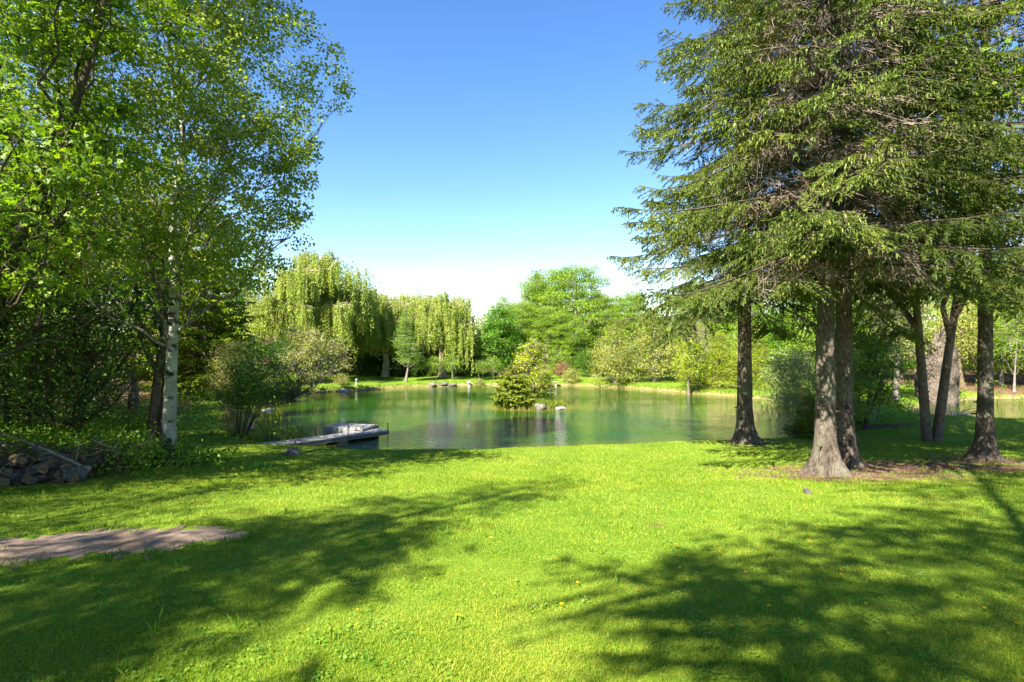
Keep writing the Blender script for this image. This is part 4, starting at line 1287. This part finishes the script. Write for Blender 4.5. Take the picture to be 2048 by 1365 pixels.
# fringe of longer grass around the water
pp = POND[rng.integers(0, len(POND), 9000)]; nx_ = rng.random(9000)
idx = rng.integers(0, len(POND), 9000); p0 = POND[idx]; p1 = POND[(idx + 1) % len(POND)]
ff = rng.random((9000, 1)); pe = p0 * (1 - ff) + p1 * ff
ctr_ = POND.mean(0); pe = pe + nrm(pe - ctr_) * rng.uniform(0.02, 0.5, (9000, 1))
far = (pe[:, 1] > 19)
pe = pe[far]
blades_mesh('shore_grass', pe[:, 0], pe[:, 1], rng.uniform(.08, .26, len(pe)), 0.012, 'reed_blade', 'longer yellowish grass fringing the far waterline', 'grass')


# ---- island
def island():
    cx, cyy, rx, ry = ISL
    nr, na = 14, 48
    rng = np.random.default_rng(150)
    V = []
    for i in range(nr):
        f = i / (nr - 1)
        for j in range(na):
            a = 2 * math.pi * j / na
            w = 1 + .08 * math.sin(3 * a + 1) + .05 * math.sin(5 * a)
            V.append((cx + rx * w * f * math.cos(a), cyy + ry * w * f * math.sin(a), 0.30 * (1 - f ** 3) - 0.32 * f ** 8 + .02 * rng.normal()))
    Fq = [(i * na + j, (i + 1) * na + j, (i + 1) * na + (j + 1) % na, i * na + (j + 1) % na) for i in range(nr - 1) for j in range(na)]
    a = Acc(); a.add(V, Fq, None, 0, True)
    tag(link('ground', a.mesh('island_ground', plain_mat('island_soil', (0.17, 0.12, 0.05), .95, .5, 9))), kind='structure')
    n = 5200
    r = np.sqrt(rng.random(n)) * 0.97; t_ = rng.uniform(0, 6.28, n)
    x = cx + rx * r * np.cos(t_); y = cyy + ry * r * np.sin(t_)
    blades_mesh('island_grass', x, y, rng.uniform(.08, .30, n), .010, 'reed_blade', 'rough yellow-green grass covering the little island', 'grass', zb=.30 * (1 - r ** 3), lean=.6, seed=4)


island()
def isl(x, y, dz=0.0):
    r = math.hypot((x - ISL[0]) / ISL[2], (y - ISL[1]) / ISL[3])
    return (x, y, 0.30 * (1 - min(r, 1) ** 3) + dz)
t = thing('golden_dwarf_spruce', 'low golden spruce in flat tiers leaning over the island edge', 'spruce', isl(0.1, 29.0))
spruce(t, 1.95, 0.05, 1.15, 151, 0.06, 9, mat='gold_needle', shoot=0.15, wid=2.2, whorl=0.17, per_whorl=10, green0=0.15, spacing=0.085, stubs=False, droop=0.1, hang=0.1, flare=.2, k=8,
       env=lambda q: max(.1, max(0, 1 - q) ** .6))
t = thing('golden_maple', 'thin golden-leaved maple with pale trunk in the middle of the island', 'maple', isl(1.25, 29.4))
BL(t, 3.2, 0.45, 1.05, 'round', 152, tr=.05, limbs=18, clusters=170, per=20, leaf=.09, mat='yellow_leaf', bark='grey_bark', spread=.2, flat=.3, twigs=4, fill=.5,
   trunk=[(0, 0, 0), (-.1, 0, .8), (-.35, 0, 1.6), (-.1, 0, 3.1)], limb_r=.6)
t = thing('island_shrub', 'dark green shrub behind the golden maple on the island', 'shrub', isl(1.75, 29.6))
BL(t, 1.5, .1, .55, 'dome', 153, limbs=10, clusters=70, per=34, leaf=.07, mat='wood_leaf', bark='twig', spread=.16, stems=[(0, 0, .2, 0, 1, .015), (0, 0, -.2, .1, 1.1, .015), (0, 0, 0, -.1, .9, .015)])
t = thing('dead_sapling', 'bare grey twiggy sapling rising behind the golden maple', 'sapling', isl(1.75, 29.9))
BL(t, 3.4, 1.2, .35, 'col', 154, tr=.03, limbs=10, clusters=40, per=3, leaf=.05, mat='pale_leaf', bark='pale_twig', spread=.16, twigs=9)


# ---- stones
def rock(name, label, loc, size, seed, col=(0.3, 0.28, 0.26), rz=0.0, group=None, cat='rock'):
    import bmesh
    bm = bmesh.new()
    bmesh.ops.create_icosphere(bm, subdivisions=4, radius=1)
    rg = np.random.default_rng(seed)
    cuts = [(nrm(rg.normal(0, 1, 3)), rg.uniform(.55, .85)) for _ in range(11)]
    ph = rg.uniform(0, 6, 6)
    for v in bm.verts:
        p = np.array(v.co)
        for nn, dd in cuts:
            e = p @ nn - dd
            if e > 0: p = p - nn * e * .88
        p = p * (1 + .035 * math.sin(6 * p[0] + ph[0]) * math.sin(7 * p[1] + ph[1]) + .02 * math.sin(15 * p[2] + ph[2] + 9 * p[0]))
        v.co = (p[0] * size[0], p[1] * size[1], max(-.5, p[2]) * size[2])
    for f in bm.faces: f.smooth = True
    me = bpy.data.meshes.new(name); bm.to_mesh(me); bm.free()
    me.materials.append(plain_mat('stone', col, .9, .45, 7, .2, .8))
    o = link(name, me, None, loc); o.rotation_euler = (0, 0, rz)
    return tag(o, label, cat, group)


rock('rock', 'rough grey boulder at the front edge of the island', (1.38, 28.28, .10), (.3, .22, .24), 1, (.15, .138, .125))
rock('rock', 'pale flat stone lying in the water just off the island', (2.45, 28.4, .03), (.3, .2, .14), 2, (.2, .18, .165))
rock('rock', 'low dark stone on the lawn in front of the dock', on(-5.68, 14.75, .06), (.22, .15, .14), 3, (.12, .11, .10))
rock('rock', 'elongated grey stone in the grass in front of the thickest spruce', on(4.65, 8.95, .02), (.06, .16, .05), 4, (.085, .075, .075), -.15)
for i, (px, d, sx, sz, c, lab) in enumerate([
    (864, 42.2, .32, .22, .16, 'dark shore rock below the small leaning tree'), (885, 42.6, .5, .16, .10, 'long black shore rock right of the larch'), (903, 42.7, .45, .16, .11, 'second long black shore rock beside the first'),
    (921, 42.0, .5, .2, .2, 'flat-topped brown rock left of the lantern'), (688, 38.3, .42, .3, .26, 'lumpy brown rock under the largest willow'), (664, 37.6, .5, .16, .45, 'pale flat rock under the willow curtain'),
    (676, 38.0, .25, .14, .3, 'small rock between the pale flat and lumpy brown ones'), (990, 43.2, .4, .12, .3, 'low stone edging the mulch patch'), (1320, 38.5, .18, .14, .2, 'small dark stone on the pebbly shore')]):
    rock('shore_rock', lab, on(gx(px, d), d, .03), (sx, .25, sz), 10 + i, (c, c * .92, c * .84))
rock('shore_rock', 'pale stone at the corner of the second pond', on(17.2, 23.9, .05), (.3, .2, .08), 31, (.55, .52, .48))
for i, (x, y, s_, c) in enumerate([(-11.35, 26.4, .3, .4), (-11.6, 27.2, .35, .35), (-8.35, 19.75, .28, .38), (-10.1, 21.9, .22, .25)]):
    rock('bank_rock', ['light stone at the waterline beneath the pale feathery shrub', 'larger light stone near the crabapple', 'pale stone among the reeds', 'brown stone on the bank beside the sapling'][i],
         (x, y, .05), (s_, .25, .16), 40 + i, (c, c * .93, c * .88))


# ---- garden ornaments
def lathe(acc, prof, k=20, mi=0, c=(0, 0)):
    n = len(prof)
    V = [(c[0] + r * math.cos(2 * math.pi * j / k), c[1] + r * math.sin(2 * math.pi * j / k), z) for r, z in prof for j in range(k)]
    Fq = [(i * k + j, i * k + (j + 1) % k, (i + 1) * k + (j + 1) % k, (i + 1) * k + j) for i in range(n - 1) for j in range(k)]
    acc.add(V, Fq, None, mi, True)


def box(acc, cx, cyy, cz, sx, sy, sz, rz=0.0, mi=0, bev=0.0):
    c, s = math.cos(rz), math.sin(rz)
    V = []
    for z in (-1, 1):
        for x, y in ((-1, -1), (1, -1), (1, 1), (-1, 1)):
            a, b = x * sx / 2, y * sy / 2
            V.append((cx + a * c - b * s, cyy + a * s + b * c, cz + z * sz / 2))
    acc.add(V, [(0, 3, 2, 1), (4, 5, 6, 7), (0, 1, 5, 4), (1, 2, 6, 5), (2, 3, 7, 6), (3, 0, 4, 7)], None, mi)


def birdbath(label, loc, h, w, mat):
    t = thing('birdbath', label, 'birdbath', loc)
    a = Acc(); lathe(a, [(.0, 0), (w * .32, 0), (w * .34, h * .06), (w * .2, h * .14), (w * .13, h * .3), (w * .11, h * .6), (w * .15, h * .8), (w * .2, h * .88), (0, h * .88)])
    link('pedestal', a.mesh('pedestal', mat), t)
    a = Acc(); lathe(a, [(0, h * .885), (w * .22, h * .885), (w * .42, h * .93), (w * .5, h), (w * .47, h), (w * .38, h * .955), (0, h * .93)], 28)
    link('basin', a.mesh('basin', mat), t)


white_stone = plain_mat('white_stone', (.5, .48, .44), .8, .1)
birdbath('small pale birdbath on the far bank right of the island', on(gx(1112, 42.9), 42.9), .48, .42, white_stone)
birdbath('dark grey birdbath on the grass beside the second pond', on(gx(1928, 26.0), 26.0), .55, .62, plain_mat('dark_stone', (.10, .11, .12), .6, .2))
t = thing('stone_lantern', 'white stone garden lantern on the far bank', 'lantern', on(gx(938, 43.0), 43.0))
a = Acc(); box(a, 0, 0, .02, .2, .2, .04); box(a, -.055, 0, .12, .05, .12, .17); box(a, .055, 0, .12, .05, .12, .17); link('legs_base', a.mesh('base', white_stone), t)
a = Acc(); lathe(a, [(0, .21), (.13, .21), (.13, .235), (.09, .24), (.08, .3), (0, .3)], 8); link('light_chamber', a.mesh('chamber', white_stone), t)
a = Acc(); lathe(a, [(0, .302), (.19, .302), (.17, .33), (.07, .38), (.03, .4), (.045, .43), (0, .47)], 8); link('roof', a.mesh('roof', white_stone), t)
t = thing('stone_post', 'short grey stone marker post near the largest willow', 'post', on(gx(713, 39.6), 39.6))
a = Acc(); lathe(a, [(.1, -.05), (.1, .06), (.07, .1), (.06, .34), (.09, .36), (.07, .44), (0, .5)], 10); link('shaft', a.mesh('post', plain_mat('post_stone', (.35, .33, .31))), t)

pole = thing('utility_pole', 'dark wooden utility pole in the gap between conifer and willow', 'utility pole', on(gx(495, 52), 52))
a = Acc(); V, Fq = tubes(np.array([[(0, 0, -.2), (0, 0, 2.5), (0, 0, 5.0)]]), np.array([[.12, .11, .10]]), 10); a.add(V, Fq, None, 0, True); lathe(a, [(.1, 5.0), (.06, 5.03), (0, 5.04)], 10)
link('shaft', a.mesh('shaft', M['dark_bark']), pole)
a = Acc(); box(a, 0, 0, 4.55, .9, .08, .1); link('crossarm', a.mesh('crossarm', M['dark_bark']), pole)

t = thing('bench', 'dark red wooden bench among the trees beyond the second pond', 'bench', on(gx(1913, 37.5), 37.5))
red = plain_mat('red_paint', (.12, .03, .025), .6, .3)
a = Acc(); [box(a, 0, y_, .45, 1.3, .1, .04) for y_ in (-.15, 0, .15)]; link('seat', a.mesh('seat', red), t)
a = Acc(); [box(a, 0, .27, z__, 1.3, .04, .1) for z__ in (.62, .78, .94)]; link('backrest', a.mesh('backrest', red), t)
for x_ in (-.55, .55):
    a = Acc(); box(a, x_, -.18, .215, .07, .07, .43); link('leg', a.mesh('leg', red), t)
    a = Acc(); box(a, x_, .22, .48, .07, .05, .96); link('leg', a.mesh('leg', red), t)

a = Acc(); rr_ = np.random.default_rng(9)
V = [(.16 * (1 + .25 * math.sin(3 * q)) * math.cos(q), .09 * (1 + .2 * math.cos(2 * q)) * math.sin(q), .05 + .02 * math.sin(5 * q)) for q in np.arange(20) * .314]
a.add([(0, 0, .09)] + V + [(v[0] * 1.05, v[1] * 1.05, -.02) for v in V], [(0, i + 1, (i + 1) % 20 + 1, 0)[:3] for i in range(20)])
a.add(V + [(v[0] * 1.08, v[1] * 1.08, -.02) for v in V], [(i, i + 20, (i + 1) % 20 + 20, (i + 1) % 20) for i in range(20)])
tag(link('red_cloth', a.mesh('red_cloth', plain_mat('red_cloth', (.6, .06, .025), .7, .2)), None, on(-10.55, 16.3)), 'small orange-red bit of cloth lying in the grass at the double trunk', 'cloth')

# ---- dock and raft
wood_grey = plain_mat('weathered_boards', (.27, .26, .245), .85, .22, 14, .2, .4)
wood_side = plain_mat('dock_fascia', (.13, .125, .12), .8, .25, 10)
metal_dark = plain_mat('rusty_pipe', (.06, .045, .04), .6, .3)
dock = thing('dock', 'narrow grey floating dock running out from the lawn', 'dock', (-7.55, 16.85, 0), math.atan2(3.15, 3.05))
DZ, DW = .20, .68
for sec, (x0, x1, za, zb) in enumerate([(-.75, 1.15, .30, .22), (1.19, 2.95, .215, .215), (2.99, 4.6, .215, .215)]):
    a = Acc(); n_ = int((x1 - x0) / .105)
    for i in range(n_):
        xx = x0 + (i + .5) * (x1 - x0) / n_; zz = za + (zb - za) * (i + .5) / n_
        box(a, xx, DW / 2, zz, .092, DW + rng.uniform(-.01, .012), .03)
    link('deck_boards', a.mesh('deck_boards', wood_grey), dock)
    for y_ in (.03, DW - .03):
        a = Acc(); V = []
        for xx, zz in ((x0, za), (x1, zb)):
            V += [(xx, y_ - .02, zz - .018), (xx, y_ + .02, zz - .018), (xx, y_ + .02, zz - .13), (xx, y_ - .02, zz - .13)]
        a.add(V, [(0, 4, 5, 1), (1, 5, 6, 2), (2, 6, 7, 3), (3, 7, 4, 0), (0, 1, 2, 3), (7, 6, 5, 4)])
        link('side_beam', a.mesh('side_beam', wood_side), dock)
    if sec:
        for xx in (x0 + .35, x1 - .4):
            a = Acc(); V, Fq = tubes(np.array([[(xx, .12, .02), (xx, DW / 2, .02), (xx, DW - .12, .02)]]), np.full((1, 3), .055), 12); a.add(V, Fq, None, 0, True)
            link('float', a.mesh('float', metal_dark), dock)
for x_, y_, top in ((.75, DW + .02, .42), (1.17, -.02, .42), (2.2, DW + .02, .62), (2.97, -.02, .66), (4.5, DW + .02, .42), (4.53, -.02, .52)):
    a = Acc(); V, Fq = tubes(np.array([[(x_, y_, -.6), (x_, y_, .1), (x_, y_, top)]]), np.full((1, 3), .017), 8); a.add(V, Fq, None, 0, True); lathe(a, [(.017, top), (0, top + .004)], 8, 0, (x_, y_))
    link('post', a.mesh('post', metal_dark), dock)
t = thing('mooring_pole', 'thin upright rod where the dock meets the bank', 'pole', (-6.85, 17.15, 0))
a = Acc(); V, Fq = tubes(np.array([[(0, 0, -.3), (0, 0, .4), (.01, 0, .95)]]), np.full((1, 3), .008), 6); a.add(V, Fq); link('shaft', a.mesh('rod', metal_dark), t)

raft = thing('swim_raft', 'low boxy grey swimming raft floating behind the dock', 'raft', (-5.82, 20.62, 0), math.atan2(-.5, 1.55))
a = Acc(); [box(a, -.8 + (i + .5) * .107, 0, .315, .1, 1.06, .025) for i in range(15)]; link('deck_boards', a.mesh('raft_deck', wood_grey), raft)
a = Acc()
for y_ in (-.52, .52): box(a, 0, y_, .165, 1.6, .03, .27)
for x_ in (-.79, .79): box(a, x_, 0, .165, .03, 1.0, .27)
link('skirt', a.mesh('skirt', plain_mat('raft_skirt', (.22, .22, .22), .8, .2, 9)), raft)
a = Acc(); box(a, 0, 0, 0.0, 1.4, .9, .1); link('float', a.mesh('raft_float', plain_mat('raft_float', (.2, .12, .06))), raft)
lad = Acc()
for y_ in (-.1, .1):
    V, Fq = tubes(np.array([[(.6, -.56 + 0 * y_, -.2), (.6, -.56, .3), (.6, -.5, .4)]]) + np.array([[[y_, 0, 0]]]), np.full((1, 3), .014), 8); lad.add(V, Fq, None, 0, True)
for z__ in (-.05, .1, .3): box(lad, .6, -.56, z__, .2, .03, .02)
link('ladder', lad.mesh('ladder', M['twig']), raft)

# ---- log pile and brush
rng = np.random.default_rng(160)
log_end = plain_mat('log_end', (.19, .12, .065), .9, .4, 22)
log_barks = [bark_mat('log_bark', (.03, .02, .018), (.08, .055, .045), (.15, .11, .09)), bark_mat('log_bark_grey', (.05, .045, .04), (.11, .1, .09), (.2, .18, .165)), bark_mat('log_bark_dark', (.03, .025, .02), (.075, .055, .045), (.15, .11, .09))]


def log(L, r, seed, bk):
    a = Acc(); rg = np.random.default_rng(seed)
    P = np.stack([np.linspace(-L / 2, L / 2, 9), rg.normal(0, r * .07, 9), rg.normal(0, r * .07, 9)], 1)
    V, Fq = tubes(P[None], (r * (1 + rg.normal(0, .04, 9)))[None], 14)
    V = V.reshape(9, 14, 3); V = P[:, None] + (V - P[:, None]) * (1 + .10 * np.sin(np.arange(14) * 2 * np.pi / 14 * 3 + rg.uniform(0, 6)) + .05 * rg.normal(0, 1, (9, 14)))[..., None]
    a.add(V, Fq, None, 0, True)
    for e in (0, 8):
        cc = V[e].mean(0) + np.array([(-1 if e == 0 else 1) * .006, 0, 0])
        a.add(np.concatenate([V[e], cc[None]]), [(i, (i + 1) % 14, 14) if e == 0 else ((i + 1) % 14, i, 14) for i in range(14)], None, 1)
    return a.mesh('log', [bk, log_end])


protos = [log(rng.uniform(.3, .62), rng.uniform(.06, .125), i, log_barks[i % 3]) for i in range(9)]
k_ = 0
for row, (cnt, dz, back) in enumerate([(13, .07, 0), (11, .22, .22), (8, .37, .42)]):
    for i in range(cnt):
        f = (i + .5 + rng.uniform(-.2, .2)) / cnt
        x = -9.45 + 1.4 * f + rng.uniform(-.05, .05); y = 9.45 + 1.2 * f + back + rng.uniform(-.08, .08)
        if f > .85 and row == 2: continue
        o = link('log', protos[k_ % 9], None, on(x, y, dz + rng.uniform(-.02, .03)))
        o.rotation_euler = (rng.uniform(0, 6), rng.uniform(-.35, .35), rng.uniform(-1.3, 1.3) + (1.57 if rng.random() < .4 else 0))
        tag(o, 'rough cut firewood log lying jumbled in the heap beside the brush', 'log', 'logs heaped at the edge of the wood')
        k_ += 1
o = link('log', log(.42, .15, 77, log_barks[1]), None, on(-8.1, 10.55, .13)); o.rotation_euler = (0, .15, 1.0); tag(o, 'thickest grey log at the lawn end of the heap', 'log')
o = link('log', log(.75, .085, 78, log_barks[1]), None, on(-8.6, 10.7, .44)); o.rotation_euler = (.4, .45, .1); tag(o, 'smooth grey log slanting across the top of the heap', 'log')
o = link('log_round', log(.22, .165, 79, plain_mat('pale_bark', (.30, .32, .27), .8, .35, 6)), None, on(-8.75, 9.25, .11)); o.rotation_euler = (0, 1.5708, .4)
tag(o, 'pale grey-green log round standing upright in front of the heap', 'log round')


def brush():
    rg = np.random.default_rng(170); a = Acc(); n = 300
    f = rg.random(n)
    c = np.stack([-9.9 + 1.9 * f + rg.normal(0, .3, n), 10.4 + 1.2 * f + rg.normal(0, .45, n)], 1)
    z = terrain(c[:, 0], c[:, 1]) + rg.uniform(.02, .75, n) * (1 - .45 * f)
    az = rg.normal(.3, .9, n); L = rg.uniform(.25, 1.3, n)
    d = np.stack([np.cos(az), np.sin(az), rg.normal(0, .25, n)], 1) * L[:, None]
    P0 = np.concatenate([c, z[:, None]], 1) - d / 2; P1 = P0 + d
    V, Fq = tubes(bez(P0, (P0 + P1) / 2 + rg.normal(0, .07, (n, 3)), P1, 6), rg.uniform(.004, .018, n)[:, None] * np.linspace(1, .4, 6)[None], 5)
    a.add(V, Fq, None, 0, True)
    tag(link('brush', a.mesh('brush', M['brown_bark'])), label='tangle of grey cut branches piled behind the logs', cat='brush', kind='stuff')


brush()
for i, (x, y, z, az, L, r, lab) in enumerate([(-9.1, 10.7, .62, -.25, 2.6, .028, 'long dark branch sloping across the top of the brush'), (-8.1, 11.3, .55, -.5, 1.2, .045, 'thick mossy branch leaning down onto the logs'),
                                              (-9.5, 10.2, .45, -.5, 1.6, .022, 'grey branch poking out of the brush above the pale log round'), (-7.5, 11.7, .5, 2.5, 1.5, .012, 'thin pale branch sticking up beside the aspen')]):
    t = thing('fallen_branch', lab, 'branch', on(x, y, z)); a = Acc()
    P = interp_poly([(-L / 2 * math.cos(az), -L / 2 * math.sin(az), .12 * L), (0, 0, .06), (L / 2 * math.cos(az), L / 2 * math.sin(az), -.12 * L)], 12)
    V, Fq = tubes(P[None], (r * np.linspace(.5, 1, 12))[None], 7); a.add(V, Fq, None, 0, True); link('limb', a.mesh('limb', M['twig'] if i != 1 else plain_mat('mossy_bark', (.08, .11, .02))), t)
    a = Acc(); q_ = P[[3, 5, 7, 8, 10]]; dv = rng.normal(0, .18, (5, 3)) + [0, 0, .1]
    V, Fq = tubes(bez(q_, q_ + dv * .5, q_ + dv, 4), np.full((5, 4), r * .3), 4); a.add(V, Fq); link('side_twigs', a.mesh('side_twigs', M['twig']), t)
t = thing('fallen_branch', 'whitish dead branch fanning its twigs over the second pond', 'branch', (18.3, 23.6, .1)); a = Acc()
dv = np.stack([rng.uniform(.2, 1.1, 22), rng.normal(0, .4, 22), rng.uniform(-.1, .8, 22)], 1); q_ = np.zeros((22, 3)) + [0, 0, .1]
V, Fq = tubes(bez(q_, dv * .5 + rng.normal(0, .08, dv.shape) + [0, 0, .1], dv, 6), np.full((22, 6), .011), 4); a.add(V, Fq); link('twigs', a.mesh('twigs', M['pale_twig']), t)

def litter():
    rg = np.random.default_rng(190); a = Acc(); n = 2600
    x = rg.normal(7.2, 1.7, n); y = rg.normal(11.6, .75, n)
    k_ = n // 3; x[:k_] = rg.normal(11.1, .9, k_); y[:k_] = rg.normal(13.2, .5, k_)
    z = terrain(x, y) + .008
    az = rg.uniform(0, 6.28, n); L = rg.uniform(.02, .11, n)
    d = np.stack([np.cos(az), np.sin(az), rg.normal(0, .12, n)], 1) * L[:, None]
    P0 = np.stack([x, y, z], 1)
    V, Fq = tubes(np.stack([P0, P0 + d / 2 + rg.normal(0, .004, (n, 3)), P0 + d], 1), rg.uniform(.002, .007, n)[:, None] * np.ones((1, 3)), 4)
    a.add(V, Fq, None, 0, True)
    tag(link('litter', a.mesh('litter', M['brown_bark'])), label='fallen cones and twigs scattered on the needle litter beneath the spruces', cat='litter', kind='stuff')


litter()
# ---- dandelions
a = Acc(); hd = Acc()
V, Fq = tubes(np.array([[(0, 0, -.01), (.004, 0, .03), (.006, 0, .062)]]), np.full((1, 3), .0016), 5); a.add(V, Fq)
stem_me = a.mesh('stem', M['weed_leaf'])
rg = np.random.default_rng(5)
for ring, (r_, z_, n_, el) in enumerate([(.019, .064, 18, .1), (.015, .068, 15, .5), (.010, .071, 12, .9), (.005, .073, 8, 1.2)]):
    an = np.arange(n_) * 2 * np.pi / n_ + ring
    dv = np.stack([np.cos(an) * math.cos(el), np.sin(an) * math.cos(el), np.full(n_, math.sin(el))], 1)
    place(hd, LEAF, np.tile([.006, 0, .062], (n_, 1)) + dv * .002, dv, np.tile([0, 0, 1.0], (n_, 1)) + dv * .01, r_ * 1.1, rg.random(n_), 0, .8)
head_me = hd.mesh('flower_head', leaf_mat('dandelion_petal', [(.75, .42, .01), (.85, .55, .015)], .25))
spots = [(1.62, 3.9), (1.85, 4.0), (2.6, 4.4), (2.9, 4.9), (3.6, 4.3), (1.1, 4.4), (1.0, 4.0), (2.2, 5.6), (2.4, 5.75), (1.75, 5.9), (3.3, 6.2), (3.2, 5.5), (2.7, 6.5), (4.6, 5.0), (4.75, 5.1), (5.4, 4.5), (4.2, 6.3), (5.2, 7.4),
         (2.1, 7.8), (1.6, 8.2), (2.9, 8.8), (3.9, 7.5), (.45, 4.7), (.6, 5.3), (-.55, 4.1), (-.25, 4.0), (-1.1, 4.1), (-1.6, 4.6), (-2.2, 4.3), (-.9, 5.0), (-.35, 6.1), (-.8, 5.9), (-3.1, 4.4), (.2, 3.9), (1.3, 5.1),
         (6.0, 6.0), (4.1, 3.95), (3.3, 3.75), (.05, 4.35), (2.0, 4.9), (5.9, 8.3), (-1.9, 5.4)]
for i, (x, y) in enumerate(spots):
    if x < .3 and i % 2: continue
    x += rg.normal(0, .12); y += rg.normal(0, .1)
    o = thing('dandelion', 'yellow dandelion flower open in the mown grass', 'dandelion', on(x, y, .0), rg.uniform(0, 6), 'dandelions in the lawn', rg.uniform(.5, .95))
    link('stem', stem_me, o); link('flower_head', head_me, o)
